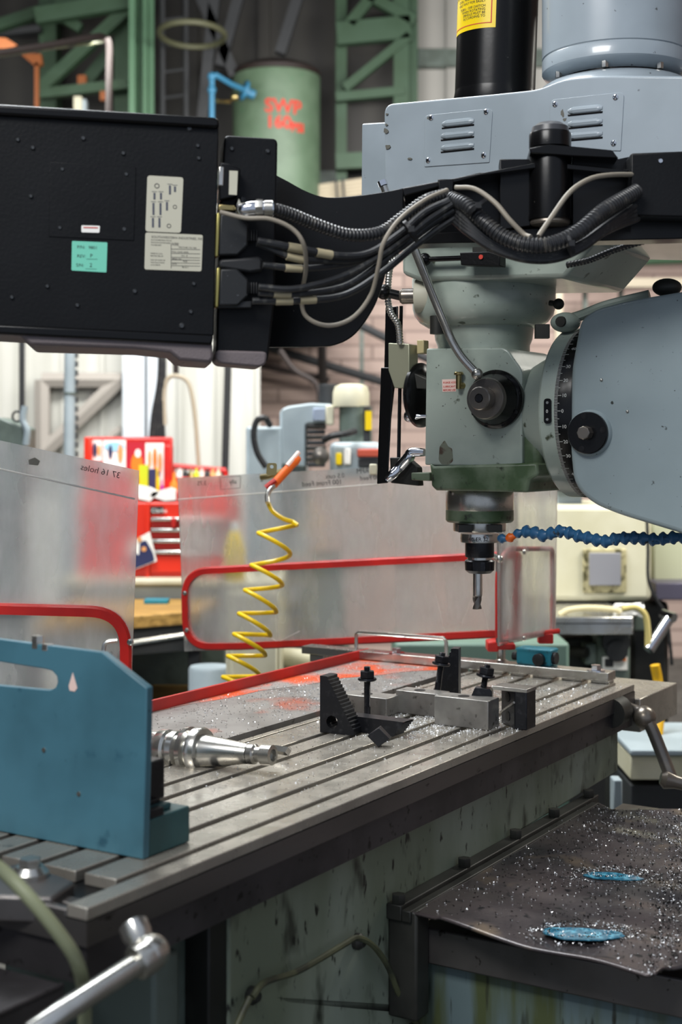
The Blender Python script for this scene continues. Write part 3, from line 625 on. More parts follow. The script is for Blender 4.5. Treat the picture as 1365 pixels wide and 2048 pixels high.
# motor
bm = B(); mY = ML(.10, SY, 0)
a = MF.p(1232, 0, SY)[0]; mo = ML(a, SY, 0); mY = mo.y; s = mY / F
bm = B(); lathe(bm, (mo.x, mo.y, 0), (0, 0, 1), [(115 * s, zc(165, mY)), (143 * s, zc(150, mY)), (146 * s, zc(146, mY)), (146 * s, zc(122, mY)), (144 * s, zc(119, mY)), (146 * s, zc(117, mY)), (146 * s, zc(-120, mY))], 64); obj('motor_body', bm, housing, head)
bm = B(); lathe(bm, (mo.x, mo.y, 0), (0, 0, 1), [(118 * s, zc(215, mY)), (118 * s, zc(145, mY))], 48); obj('motor_neck', bm, blackm, head)
bm = B(); lathe(bm, (mo.x, mo.y, 0), (0, 0, 1), [(175 * s, zc(212, mY)), (160 * s, zc(190, mY)), (148 * s, zc(178, mY)), (138 * s, zc(172, mY)), (120 * s, zc(171, mY))], 48); obj('motor_flange', bm, housing, head)
for an in (200, 250, 300, 340):
    c = Vector((mo.x + 128 * s * math.cos(R(an)), mo.y + 128 * s * math.sin(R(an)), zc(160, mY))); bm = B(); ngon_prism(bm, c, (0, 0, 1), .006, -.006, .012); obj('motor_bolt', bm, steel, head)
# drawbar cylinder, leaning a touch
a = MF.p(990, 0, SY + .02)[0]; db = ML(a, SY + .02, 0); s = db.y / F
b0 = Vector((db.x, db.y, zc(200, db.y))); ax = Vector((.035, 0, 1)).normalized()
bm = B(); lathe(bm, b0, ax, [(80 * s, -.02), (82 * s, 0), (80 * s, .012), (80 * s, .014), (80 * s, .30)], 64); dbo = obj('drawbar_cylinder', bm, blackm, head)
# sticker: curved patch on the cylinder, plus lettering bent round it
def cyl(ang, h, r):
    t = Vector((1, 0, 0)) - ax * ax.x; t.normalize(); n = ax.cross(t)
    return b0 + ax * h + (t * math.cos(ang) + n * math.sin(ang)) * r
rr = 80 * s
def patch(a0, a1, h0, h1, r, m, name, par):
    bm = B(); n = 20; P0 = [bm.verts.new(cyl(R(a0 + (a1 - a0) * i / n), h0, r)) for i in range(n + 1)]; P1 = [bm.verts.new(cyl(R(a0 + (a1 - a0) * i / n), h1, r)) for i in range(n + 1)]
    for i in range(n): bm.faces.new((P0[i], P0[i + 1], P1[i + 1], P1[i]))
    return obj(name, bm, m, par)
hb = (zc(78, db.y) - b0.z)
stk = patch(150, 262, hb, hb + .2, rr + .0004, labely, 'warning_sticker', dbo)
patch(150, 256, hb + .008, hb + .0095, rr + .0008, inkr, 'sticker_border', stk); patch(255, 256.5, hb + .008, hb + .2, rr + .0008, inkr, 'sticker_border', stk)
def bent(s_, size, a_right, h, name='lettering'):
    c = bpy.data.curves.new(name, 'FONT'); c.body = s_; c.size = size; c.align_x = 'RIGHT'; c.resolution_u = 2
    o = bpy.data.objects.new(name, c); COL.objects.link(o); dg = bpy.context.evaluated_depsgraph_get(); dg.update()
    me = bpy.data.meshes.new_from_object(o.evaluated_get(dg)); bpy.data.objects.remove(o); bm = B(); bm.from_mesh(me); bpy.data.meshes.remove(me)
    bmesh.ops.subdivide_edges(bm, edges=bm.edges, cuts=1)
    for v in bm.verts: v.co = cyl(R(a_right) + v.co.x / rr, h + v.co.y, rr + .001)
    obj(name, bm, inkm, stk, smooth=0)
for txt, sz, h in (('POWER DRAWBAR', .020, .070), ('INSTRUCTION & CAUTION', .0075, .058), ('QUILL MUST BE ABOVE', .0064, .050), ('HALF WAY FOR EASILY', .0064, .043), ('TURN - OFF SWITCH', .0064, .034), ('WHEN ROTATING', .0064, .028), ('SPINDLE MUST BE', .0064, .022), ('ACCORDING TO', .0064, .016)):
    bent(txt, sz, 249 if sz > .01 else 247, hb + h + .004)
# feed dial on the gearbox face
dc = MF.p(996, 799, yf); D0 = ML(dc[0], yf, dc[1]); s = D0.y / F
bm = B(); lathe(bm, D0, -YV, [(57 * s, -.004), (59 * s, .004), (59 * s, .010), (55 * s, .014), (52 * s, .016)], 48); dial = obj('feed_dial', bm, blackm, head)
bm = B(); lathe(bm, D0, -YV, [(52 * s, .014), (50 * s, .022), (42 * s, .040), (41 * s, .044)], 48); obj('dial_cone', bm, blackm, dial)
bm = B(); lathe(bm, D0, -YV, [(42 * s, .042), (40 * s, .050), (39 * s, .051)], 48); obj('dial_face', bm, knobm, dial)
bm = B(); lathe(bm, D0, -YV, [(22 * s, .05), (23 * s, .052), (23 * s, .072), (21 * s, .074), (9 * s, .074), (8 * s, .070)], 40); obj('dial_hub', bm, knobm, dial)
bm = B(); lathe(bm, D0 - YV * .0735, -YV, [(.0068, 0), (.0064, .0015), (.003, .0015)], 16); obj('hub_screw', bm, oxide, dial)
for i in range(9):
    an = 2 * math.pi * i / 9 + .2; c = D0 - YV * .013 + (XV * math.cos(an) + Vector((0, 0, math.sin(an)))) * 54 * s; bm = B(); lathe(bm, c, -YV, [(.0032, 0), (.0032, .0022)], 10); obj('dial_screw', bm, slotm, dial)
# quill feed lever
def yw(px, py, y): c = MF.p(px, py, y); return ML(c[0], y, c[1])
lv = [yw(768, 372, yf - .13), yw(785, 420, yf - .12), yw(828, 495, yf - .10), yw(866, 590, yf - .085), yw(893, 655, yf - .08), yw(905, 683, yf - .075), yw(925, 715, yf - .068), yw(955, 748, yf - .06)]
lever = thing('quill_lever', 'long bent polished feed lever rising left from the black dial', 'lever', lv[-1])
bm = B(); P = cat(lv[2:], 10); tube(bm, P, .0073, 14); obj('lever_rod', bm, steel, lever)
bm = B(); tube(bm, cat(lv[:3], 6), .0068, 14); obj('lever_rod', bm, steel, lever)
bm = B(); tube(bm, [yw(764, 362, yf - .131), lv[0]], .0085, 10); obj('lever_tip', bm, chrome, lever)
bm = B(); sphere(bm, lv[-1], .0105); obj('lever_socket', bm, steel, lever)
# label and brass oiler
LM = lambda px, py, y=yf: (lambda c: MF.M @ Matrix.Translation((c[0], y, c[1])) @ Matrix.Rotation(R(90), 4, 'X'))(MF.p(px, py, y))
bm = B(); P = [MF.p(*p, yf) for p in ((885, 759), (913, 758), (913, 783), (886, 784))]; prism(bm, P, yf - .0006, yf, 'y', M); lb = obj('lubrication_label', bm, labelp, head)
text('PLEASE ADD', LM(887, 767, yf - .0008), .0046, inkr, lb); text('LUBRICANT', LM(887, 775, yf - .0008), .0046, inkr, lb); text('BEFORE USE', LM(887, 782, yf - .0008), .0046, inkr, lb)
oc = yw(918, 762, yf - .009); bm = B(); lathe(bm, oc, (0, 0, 1), [(.005, -.014), (.005, .010), (.0085, .011), (.0085, .014), (.007, .016)], 16); tube(bm, [oc + Vector((0, 0, -.008)), oc + YV * .012 + Vector((0, 0, -.008)) + XV * .004], .006, 12); obj('oil_cup', bm, brass, head)
# quill, nose
vlathe([(66, 1022), (68, 1018), (68, 984), (66, 980)], steel, 'quill', head, 960, n=64)
vlathe([(64, 1044), (68, 1040), (68, 1022), (67, 1019)], headg, 'quill_collar', head, 960)
vlathe([(52, 1062), (53, 1059), (53, 1043)], steel, 'spindle_nose', head, 960)
for sgn in (-1, 1):
    bm = B(); o_ = W(960 + sgn * 30, 1056, YS - .045); box(bm, -.012, .012, -.014, .014, -.007, .006, Matrix.Translation(o_)); obj('drive_key', bm, cast, head)
# worn patch, dents
bm = B(); P = [MF.p(*p, yf) for p in ((878, 920), (880, 893), (890, 880), (897, 893), (905, 897), (907, 922), (898, 930), (884, 929))]; prism(bm, rnd(P, .003, 3), yf - .0004, yf, 'y', M); obj('worn_patch', bm, mat('bare_worn_metal', '6e7263', .6, var=('4a3b30', 60, .5, .62)), head)
# depth stop group at the left
st = thing('depth_stop', 'black depth stop plate and scale unit on the left of the head', 'depth stop', yw(775, 967, yf + .06), YAW)
ys_ = yf + .02
def py_(pts, y0, y1, name, m, par, bev=.0015):
    bm = B(); prism(bm, [MF.p(*p, y0) for p in pts], y0, y1, 'y', M); return obj(name, bm, m, par, bev=bev)
py_([(762, 735), (783, 735), (787, 740), (775, 966), (754, 968)], ys_, ys_ + .004, 'front_plate', blackm, st)
py_([(771, 615), (796, 612), (793, 735), (775, 900), (765, 900)], ys_ + .03, ys_ + .034, 'rear_plate', blackm, st)
py_([(777, 686), (819, 688), (819, 777), (789, 776), (777, 740)], ys_ - .004, ys_ + .03, 'scale_box', mat('scale_box_metal', '9a9a84', .4, .5), st)
py_([(819, 742), (855, 758), (855, 778), (819, 777)], ys_ + .0, ys_ + .02, 'clamp_arm', cast, st)
bm = B(); tube(bm, [yw(803, 612, ys_ + .02), yw(798, 915, ys_ + .02)], .0035, 10); obj('stop_rod', bm, blackm, st)
py_([(780, 915), (812, 915), (835, 935), (838, 972), (782, 966)], ys_ + .01, ys_ + .03, 'lower_bracket', cast, st)
bm = B(); P = cat([yw(850, 905, ys_), yw(825, 905, ys_), yw(818, 915, ys_), yw(800, 935, ys_), yw(785, 950, ys_ - .01), yw(775, 960, ys_ - .012)]); tube(bm, P, .0085, 12, rf=lambda i: .007 + .004 * abs(math.sin(i * .08))); obj('clamp_lever', bm, chrome, st)
bm = B(); lathe(bm, yw(862, 790, yf + .06), -XV, [(.02, 0), (.055, .012), (.060, .018), (.060, .024), (.052, .030)], 40); hw = obj('hand_wheel', bm, blackm, head)
bm = B(); c = yw(862, 832, yf + .03); lathe(bm, c, -XV, [(.003, 0), (.0035, .02), (.0055, .026), (.0115, .042), (.0115, .046), (.009, .051)], 16); obj('crank_knob', bm, chrome, head)
bm = B(); c = yw(866, 590, SY - .105); d = (-XV * .95 - YV * .35).normalized(); f0 = yw(838, 592, SY - .095)
bm = B(); lathe(bm, f0, d, [(.030, -.02), (.030, .004), (.028, .006)], 32); obj('selector_flange', bm, labelw, head)
bm = B(); lathe(bm, f0, d, [(.014, .004), (.014, .03), (.011, .034)], 24); obj('selector_shaft', bm, knobm, head)
bm = B(); e = yw(768, 584, SY - .12); tube(bm, [f0 + d * .03, e], .0085, 12); sphere(bm, e, .014); obj('selector_knob', bm, blackm, head)
py_([(834, 680), (848, 680), (848, 706), (834, 708)], yf + .04, yf + .06, 'micro_block', mat('cream_block', 'b0a37a', .4), head)
# shift rod and switch under the housing
bm = B(); tube(bm, [yw(848, 519, 1.03), yw(925, 516, 1.03)], .0045, 12); sphere(bm, yw(850, 519, 1.03), .0115); obj('shift_knob', bm, blackm, head)
py_([(920, 505), (978, 503), (1000, 510), (1000, 532), (922, 530)], 1.005, 1.03, 'limit_switch', blackp, head)
bm = B(); lathe(bm, yw(963, 514, 1.004), -YV, [(.004, 0), (.004, .0015)], 12); obj('switch_screw', bm, inkr, head)
py_([(945, 486), (975, 486), (975, 506), (945, 506)], 1.01, 1.03, 'switch_mount', cast, head)
bm = B(); sphere(bm, yw(1118, 608, SY - .02), .010); tube(bm, [yw(1100, 606, SY - .02), yw(1118, 608, SY - .02)], .005, 8); obj('grease_nipple', bm, cast, head)
bm = B(); corr(bm, [yw(800, 512, yf - .02), yw(782, 530, yf - .02), yw(776, 590, yf - .02), yw(782, 625, yf - .01), yw(797, 650, yf), yw(801, 688, yf + .01)], .0065, .005, 10); cb = obj('armoured_cable', bm, steel, None, 'thin armoured steel cable dropping left of the head into the scale box', 'cable')
# ================================================================== COLLET CHUCK + END MILL + COOLANT LINE
ch = thing('collet_chuck', 'black and steel collet chuck fitted under the spindle', 'collet chuck', (C0.x, C0.y, zc(1145)))
vlathe([(34, 1068), (38, 1067), (39, 1077), (38, 1084), (34, 1085)], steel, 'chuck_flange', ch)
vlathe([(28, 1114), (29, 1112), (29, 1084), (30, 1070)], oxide, 'chuck_body', ch)
vlathe([(25, 1120), (25, 1112)], steel, 'chuck_ring', ch)
nut = vlathe([(22, 1146), (29, 1140), (30, 1122), (27, 1119)], oxide, 'collet_nut', ch)
for an in (230, 262, 294, 326):
    bm = B(); r_ = 29.5 * YS / F; c = Vector((C0.x + r_ * math.cos(R(an)), C0.y + r_ * math.sin(R(an)), zc(1131))); box(bm, -.0015, .0015, -.0028, .0028, -.008, .008, Matrix.Translation(c) @ Matrix.Rotation(R(an), 4, 'Z')); obj('spanner_notch', bm, slotm, nut)
text('40-ER 32', Matrix.Translation((C0.x - .024, C0.y - 39.6 * YS / F, zc(1080))) @ Matrix.Rotation(R(90), 4, 'X'), .010, inkm, ch)
em = thing('end_mill', 'steel end mill held in the collet chuck above the table', 'end mill', (C0.x, C0.y, zc(1218)))
vlathe([(9, 1192), (9.5, 1188), (9.5, 1144)], steel, 'shank', em, 956, n=24)
bm = B(); n = 16; z0, z1 = zc(1218), zc(1190); rr_ = 9 * YS / F; cx = W(955, 0, YS).x
rings = []
for k in range(13):
    z = z0 + (z1 - z0) * k / 12; tw = k * .16
    rings.append([bm.verts.new(Vector((cx + rr_ * (1 if i % 8 < 5 else .55) * math.cos(2 * math.pi * i / n + tw), YS + rr_ * (1 if i % 8 < 5 else .55) * math.sin(2 * math.pi * i / n + tw), z))) for i in range(n)])
for p, q_ in zip(rings, rings[1:]):
    for i in range(n): bm.faces.new((p[i], p[(i + 1) % n], q_[(i + 1) % n], q_[i]))
bm.faces.new(rings[0]); bm.faces.new(rings[-1]); obj('flutes', bm, knobm, em)
cl = thing('segmented_coolant_hose', 'blue segmented coolant hose reaching in from the right to the chuck', 'coolant hose', W(1365, 1080, 2.35))
path = [W(*p) for p in ((1000, 1077, 2.50), (1018, 1077, 2.49), (1040, 1064, 2.48), (1062, 1062, 2.47), (1080, 1072, 2.46), (1100, 1066, 2.45), (1125, 1063, 2.44), (1150, 1070, 2.43), (1180, 1077, 2.42), (1200, 1083, 2.41), (1225, 1080, 2.40), (1260, 1076, 2.39), (1300, 1078, 2.37), (1340, 1076, 2.36), (1400, 1074, 2.34))]
rp = resample(cat(path, 8), .0165)
for i, (a, b) in enumerate(zip(rp, rp[1:])):
    if i == 1 or i == 2 and False: m_ = orangep
    else: m_ = bluehose
    d = (b - a).normalized() + Vector((random.uniform(-.12, .12), 0, random.uniform(-.2, .2)))
    s_ = .72 if i < 3 else 1
    bm = B(); lathe(bm, a, d, [(.0075 * s_, -.002), (.0115 * s_, .003), (.0118 * s_, .006), (.008 * s_, .010), (.0068 * s_, .0165)], 16); obj('hose_segment', bm, m_, cl, label='orange valve segment' if m_ is orangep else None)
# ================================================================== RAM with tilt ring
rm = thing('machine_ram', 'big smooth grey ram casting at the right edge of the picture', 'ram', ML(.30, SY, -.10), YAW)
yr = 1.035
x1 = MF.p(1076, 820, SY - .148)[0]; x2 = MF.p(1108, 820, SY - .148)[0]; x3 = MF.p(1139, 820, SY - .148)[0]
bm = B(); lathe(bm, ML(0, SY, zr), XV, [(.145, x1 - .0), (.148, x1 + .004), (.148, x2), (.148, x2 + .001)], 96); ring = obj('swivel_ring', bm, headp, rm)
bm = B(); lathe(bm, ML(0, SY, zr), XV, [(.1475, x2), (.1485, x2 + .001), (.1485, x3 - .001), (.146, x3 + .004)], 96); band = obj('degree_scale', bm, blackm, rm)
bm = B()
for d_ in range(-75, 76):
    an = R(d_ * 1.0); ln = .012 if d_ % 10 == 0 else (.009 if d_ % 5 == 0 else .006)
    dr = (-YV * math.cos(an) + Vector((0, 0, 1)) * math.sin(an)); c = ML(0, SY, zr) + dr * .1487
    tn = (YV * math.sin(an) + Vector((0, 0, 1)) * math.cos(an))
    a = c + XV * (x2 + .001); vs = [bm.verts.new(a + XV * u_ + tn * v_ + dr * .0002) for u_, v_ in ((0, -.0004), (ln, -.0004), (ln, .0004), (0, .0004))]; bm.faces.new(vs)
obj('scale_marks', bm, whitep, band, smooth=0)
for d_, sx in ((-60, '60'), (-45, '40'), (-30, '30'), (-20, '20'), (-10, '10'), (0, '0'), (10, '10'), (20, '20'), (30, '30'), (45, '40')):
    an = R(d_); dr = (-YV * math.cos(an) + Vector((0, 0, 1)) * math.sin(an)); tn = (YV * math.sin(an) + Vector((0, 0, 1)) * math.cos(an)); c = ML(0, SY, zr) + dr * .149 + XV * (x2 + .014) - tn * .003
    Mx = Matrix.Translation(c) @ Matrix((XV, tn, dr)).transposed().to_4x4(); text(sx, Mx, .0085, whitep, band)
P = [(-.004, .028), (.004, .028), (.004, -.028), (-.004, -.028)]
bm = B(); c = ML(x2 - .010, SY - .1485, zr); prism(bm, rnd([(-.0065, -.021), (.0065, -.021), (.0065, .021), (-.0065, .021)], .006), -.002, .0005, 'y', Matrix.Translation(c) @ Matrix.Rotation(YAW, 4, 'Z')); ip = obj('index_plate', bm, blackm, ring)
for dz in (-.014, .014): bm = B(); lathe(bm, c - YV * .002 + Vector((0, 0, dz)), -YV, [(.0028, 0), (.0022, .0014)], 10); obj('rivet', bm, steel, ip)
text('0', Matrix.Translation(c - YV * .0025 + XV * -.0025 + Vector((0, 0, -.003))) @ Matrix.Rotation(YAW, 4, 'Z') @ Matrix.Rotation(R(90), 4, 'X'), .008, whitep, ip)
P = [MF.p(*p, yr) for p in ((1160, 640), (1190, 618), (1260, 600), (1440, 570), (1440, 1100), (1365, 1068), (1240, 1030), (1190, 1010), (1160, 985), (1146, 960), (1140, 900), (1142, 740))]
bm = B(); prism(bm, rnd(P, .02, 5), yr, yr + .30, 'y', M); obj('ram_casting', bm, ramp_, rm, bev=.022, seg=5)
dc = MF.p(1181, 866, yr); D1 = ML(dc[0], yr, dc[1]); s = D1.y / F
bm = B(); lathe(bm, D1, -YV, [(48 * s, -.005), (46 * s, .004), (43 * s, .007)], 48); boss = obj('ram_boss', bm, ramp_, rm)
bm = B(); lathe(bm, D1, -YV, [(42 * s, .004), (42 * s, .012), (40.5 * s, .0135)], 48); cp = obj('cover_disc', bm, blackm, rm)
bm = B(); lathe(bm, D1, -YV, [(14 * s, .012), (13.5 * s, .030), (12 * s, .031)], 8); obj('square_stud', bm, knobm, cp)
for an in (100, 10, 250):
    c = D1 - YV * .0135 + (XV * math.cos(R(an)) + Vector((0, 0, math.sin(R(an))))) * 34 * s; bm = B(); lathe(bm, c, -YV, [(.0052, 0), (.0052, .0006)], 16); lathe(bm, c - YV * .0006, -YV, [(.0038, 0), (.0038, .0006)], 16); obj('disc_screw', bm, slotm, cp)
for px, py in ((1256, 823), (1204, 760)):
    bm = B(); c = MF.p(px, py, yr); sphere(bm, ML(c[0], yr, c[1]), .0028, 10); obj('small_plug', bm, steel, rm)
# clamp fittings above the ring
bm = B(); c = yw(1132, 645, SY - .06); sphere(bm, c, .022, 20, (1.2, 1, .8)); obj('clamp_boss', bm, headp, rm); bm = B(); lathe(bm, c - YV * .016 , -YV, [(.010, 0), (.009, .008)], 14); obj('clamp_nut', bm, cast, rm)
bm = B(); tube(bm, cat([yw(1125, 642, SY - .04), yw(1165, 630, SY - .05), yw(1215, 611, SY - .05), yw(1300, 590, SY - .04)]), .009, 10); obj('side_rail', bm, headp, rm)
bm = B(); c = yw(1335, 575, SY - .05); sphere(bm, c, .019, 20, (1.3, 1, .8)); obj('eye_boss', bm, cast, rm)
bm = B(); box(bm, -.012, .012, -.01, .01, -.012, .012, Matrix.Translation(yw(1085, 663, SY - .06))); obj('ring_clamp', bm, cast, head)
#%%PART4
# ================================================================== CONTROL PENDANT (seen from behind)
pf = FR(220, 1.92, 9, 1.6)
pd = thing('control_pendant', 'large black metal control box seen from behind with stickers on it', 'control box', pf.M @ Vector((0, 0, 0)), pf.yaw)
PP = lambda pts, y=0.0: [pf.p(a, b, y) for a, b in pts]
def pprism(pts, y0, y1, name, m, par=None, bev=.0015, holes=()):
    bm = B(); prism(bm, PP(pts, y0), y0, y1, 'y', pf.M, [PP(h, y0) for h in holes]); return obj(name, bm, m, par or pd, bev=bev)
pprism([(-260, 207), (438, 252), (428, 672), (-260, 640)], 0, .10, 'back_panel', blackp, bev=.002)
pprism([(-260, 192), (430, 234), (440, 240), (440, 254), (430, 256), (-260, 214)], -.008, .10, 'top_flange', blackm, bev=.004)
pprism([(-260, 636), (428, 670), (424, 690), (-260, 655)], -.006, .06, 'bottom_flange', blackm, bev=.003)
pprism([(-260, 640), (424, 680), (428, 716), (420, 726), (358, 720), (340, 705), (270, 698), (60, 690), (40, 672), (-260, 655)], .0, .14, 'front_bezel', greyplas, bev=.006)
pprism([(-260, 650), (40, 672), (64, 694), (272, 700), (276, 688), (335, 690), (352, 700), (365, 724), (424, 728), (424, 700), (-260, 640)], .03, .15, 'bezel_rim', greyplas, bev=.006)
ac = pprism([(100, 324), (272, 334), (268, 481), (98, 473)], -.0012, 0, 'access_panel', blackp, bev=.0004)
def button(x, y, r, par, m=blackp):
    a = pf.p(x, y, 0); bm = B(); lathe(bm, pf.M @ Vector((a[0], 0, a[1])), -pf.M.to_3x3().col[1], [(r, 0), (r, .0008), (r * .6, .0026)], 14); obj('screw', bm, m, par)
scr = mat('dusty_screw', '46484a', .35, .6)
for x, y, r in ((379, 257, .0045), (36, 280, .003), (66, 296, .0032), (167, 277, .0034), (247, 307, .0032), (396, 292, .003), (398, 317, .003), (62, 393, .003), (95, 573, .003), (155, 611, .0032), (24, 595, .003), (270, 583, .0034), (388, 568, .003), (382, 624, .0032), (364, 652, .0042)): button(x, y, r, pd, scr)
for x, y, r in ((125, 339, .003), (253, 349, .0032), (120, 456, .003), (249, 459, .0034)): button(x, y, r, ac, scr)
def label(pts, m, name, y=-.0004, r=.004):
    bm = B(); prism(bm, rnd(PP(pts, 0), r, 4), y - .0004, 0, 'y', pf.M); return obj(name, bm, m, pd, smooth=0)
tl = R(1.2)
def ptxt(s, px, py, size, par, m=inkm, y=-.0009): a = pf.p(px, py, 0); return text(s, face(pf, a[0], y, a[1], tl), size, m, par, ext=.0001)
lb = label([(295, 351), (367, 355), (362, 466), (291, 463)], labelw, 'connector_diagram', r=.004)
bm = B(); 
def mark(x0, y0, x1, y1): a = pf.p(x0, y0, 0); b = pf.p(x1, y1, 0); box(bm, min(a[0], b[0]), max(a[0], b[0]), -.0012, -.0006, min(a[1], b[1]), max(a[1], b[1]), pf.M)
for x, y0, y1 in ((340, 371, 389), (350, 373, 384), (309, 386, 399), (322, 386, 399), (307, 406, 430), (321, 406, 430), (334, 404, 421), (306, 436, 455), (319, 436, 455)): mark(x - 2, y0, x + 2, y1); mark(x - 5, y0 - 3, x + 5, y0 - 2)
obj('diagram_bars', bm, mat('diagram_ink', '4a4d58', .6), lb, smooth=0)
bm = B()
for x, y, r in ((314, 372, .0035), (350, 414, .0028), (338, 452, .003)):
    a = pf.p(x, y, 0); c = [(a[0] + r * math.cos(k * .524), a[1] + r * math.sin(k * .524)) for k in range(12)]; c2 = [(a[0] + .72 * r * math.cos(k * .524), a[1] + .72 * r * math.sin(k * .524)) for k in range(12)]
    prism(bm, c, -.0011, -.0005, 'y', pf.M, [c2])
obj('diagram_rings', bm, inkm, lb, smooth=0)
a = label([(291, 465), (406, 470), (403, 543), (289, 539)], labelw, 'maker_plate', r=.003)
ptxt('SOUTHWESTERN INDUSTRIES, INC.', 303, 476, .0045, a)
for k, (s, x, y, z) in enumerate((('2615 HOMESTEAD PLACE', 302, 481, .0026), ('RANCHO DOMINGUEZ, CA 90220', 302, 486, .0026), ('310-608-4422', 302, 491, .0026), ('MODEL', 344, 491, .0030), ('VOLTAGE 110 / 240', 357, 496, .003), ('FULL LOAD AMPS', 344, 505, .003), ('10.5 - 8', 362, 513, .003), ('SERIAL NO', 344, 519, .0028), ('9202', 366, 524, .0032), ('DATE', 344, 529, .0028), ('961011', 364, 536, .0032), ('MADE IN U.S.A.', 301, 508, .0026), ('PROTECTED BY', 301, 513, .0026), ('ONE OR MORE OF', 301, 521, .0025), ('THE FOLLOWING', 301, 526, .0025), ('US PATENTS', 301, 531, .0025))): ptxt(s, x, y, z * .95, a)
bm = B()
for y in (498.5, 507, 515, 520, 526, 531.5): mark(343, y, 400, y + .6)
mark(342, 488, 342.7, 537); obj('plate_rules', bm, inkm, a, smooth=0)
g = label([(144, 482), (215, 485), (213, 545), (143, 541)], labelg, 'green_sticker', r=.0015)
ptxt('P/N:', 154, 497, .006, g); ptxt('9801', 177, 498, .006, g); ptxt('REV:', 154, 515, .006, g); ptxt('P', 180, 515, .007, g); ptxt('S/N:', 152, 533, .006, g); ptxt('2', 179, 534, .0075, g)
bm = B(); mark(173, 518, 195, 518.8); mark(171, 537.5, 193, 538.3); obj('sticker_rules', bm, inkm, g, smooth=0)
a = label([(163, 451), (200, 452), (199, 466), (163, 465)], paper, 'small_sticker', y=-.0016, r=.0015); bm = B(); c1_, c2_ = pf.p(167, 456.5), pf.p(196, 455); box(bm, c1_[0], c2_[0], -.0024, -.0018, c1_[1], c2_[1], pf.M); obj('sticker_stripe', bm, inkr, a, smooth=0)
# connectors on the right flank
def conn(y0, y1, nm):
    c = pprism([(440, y0 + 2), (475, y0 + 2), (498, y0 + 24), (497, y1 - 22), (476, y1 - 2), (436, y1 - 2)], -.004, .014, nm, connp, bev=.003)
    pprism([(434, y0), (441, y0), (437, y1), (431, y1)], -.006, .016, 'gold_pins', mat('pin_metal' + str(y0), 'a39a5e', .35, .8), c)
    for i in range(4): pprism([(497 + i * 5, (y0 + y1) / 2 - 10), (500 + i * 5, (y0 + y1) / 2 - 10), (500 + i * 5, (y0 + y1) / 2 + 13), (497 + i * 5, (y0 + y1) / 2 + 13)], .0, .012, 'strain_relief', blackr, c)
    return c
conn(425, 513, 'cable_connector'); conn(535, 614, 'cable_connector')
pprism([(438, 518), (500, 514), (520, 512), (526, 520), (526, 542), (500, 546), (438, 536)], 0, .014, 'round_connector', blackr, bev=.004)
pprism([(440, 600), (505, 602), (503, 616), (434, 616)], 0, .012, 'connector_shell', connp)
pprism([(440, 325), (458, 327), (482, 338), (476, 392), (440, 400)], 0, .02, 'side_socket', blackp, bev=.002)
s1 = pprism([(459, 341), (476, 342), (474, 390), (458, 389)], -.0006, .0, 'socket_label', labelw, bev=0)
pprism([(438, 332), (449, 333), (447, 372), (437, 371)], -.001, .004, 'socket_window', steel)
pprism([(438, 408), (470, 410), (470, 422), (436, 420)], .0, .01, 'ground_lug', brass)
mp = thing('pendant_bracket', 'tall narrow black bracket box with rounded corners beside the control box', 'bracket', pf.M @ Vector((.2, .06, 0)), pf.yaw)
def bpr(pts, y0, y1, name, m, bev=.003): bm = B(); prism(bm, rnd(PP(pts, y0), .008, 5), y0, y1, 'y', pf.M); return obj(name, bm, m, mp, bev=bev)
bpr([(449, 270), (556, 277), (550, 600), (536, 725), (432, 718), (440, 420)], .022, .09, 'bracket_body', blackp)
bpr([(432, 700), (536, 703), (532, 728), (520, 734), (440, 727), (430, 718)], .018, .095, 'bracket_foot', greyplas)
for x, y in ((464, 298), (536, 303)):
    c = pf.p(x, y, .022); bm = B(); lathe(bm, pf.M @ Vector((c[0], .022, c[1])), -pf.M.to_3x3().col[1], [(.0035, 0), (.0035, .001), (.002, .003)], 14); obj('screw', bm, scr, mp)
# ================================================================== SWIVEL ARM
af = FR(900, 2.14, -4, 1.8)
arm = thing('swivel_arm', 'black steel arm reaching right from the control box with a pivot post', 'arm', af.M @ Vector((0, 0, 0)), af.yaw)
def apr(pts, y0, y1, name, m=blackm, bev=.0015, r=0):
    P = [af.p(a, b, y0) for a, b in pts]; bm = B(); prism(bm, rnd(P, r, 6) if r else P, y0, y1, 'y', af.M); return obj(name, bm, m, arm, bev=bev)
def smooth2(pts, n=5): return [(p.x, p.y) for p in cat([(a, b, 0) for a, b in pts], n)]
top = smooth2([(548, 348), (575, 362), (612, 382), (650, 394), (700, 393), (760, 385), (808, 376)])
bot = smooth2([(806, 478), (785, 500), (765, 570), (745, 620), (710, 668), (670, 690), (620, 694), (530, 695)])
apr(top + bot, -.002, .006, 'swivel_plate', blackm)
apr([(805, 376), (1090, 322), (1265, 340), (1265, 352), (1090, 334), (960, 352), (808, 392)], -.03, .05, 'beam_top')
apr([(805, 380), (960, 345), (1270, 345), (1270, 470), (1100, 474), (900, 480), (806, 482)], .04, .05, 'beam_web')
apr([(806, 470), (900, 463), (1100, 455), (1200, 440), (1420, 440), (1420, 476), (1100, 484), (900, 486), (806, 490)], -.0, .05, 'beam_bottom')
apr([(1000, 318), (1062, 318), (1062, 452), (1000, 460)], -.01, .04, 'beam_rib')
apr([(1145, 300), (1228, 302), (1236, 318), (1265, 312), (1265, 470), (1145, 470)], .0, .05, 'hanger_plate')
apr([(1262, 306), (1420, 300), (1420, 436), (1262, 432)], -.05, .03, 'junction_box', blackp, .003)
c = af.p(1322, 322, -.05); bm = B(); lathe(bm, af.M @ Vector((c[0], -.05, c[1])), -af.M.to_3x3().col[1], [(.004, 0), (.003, .002)], 12); obj('box_screw', bm, chrome, arm)
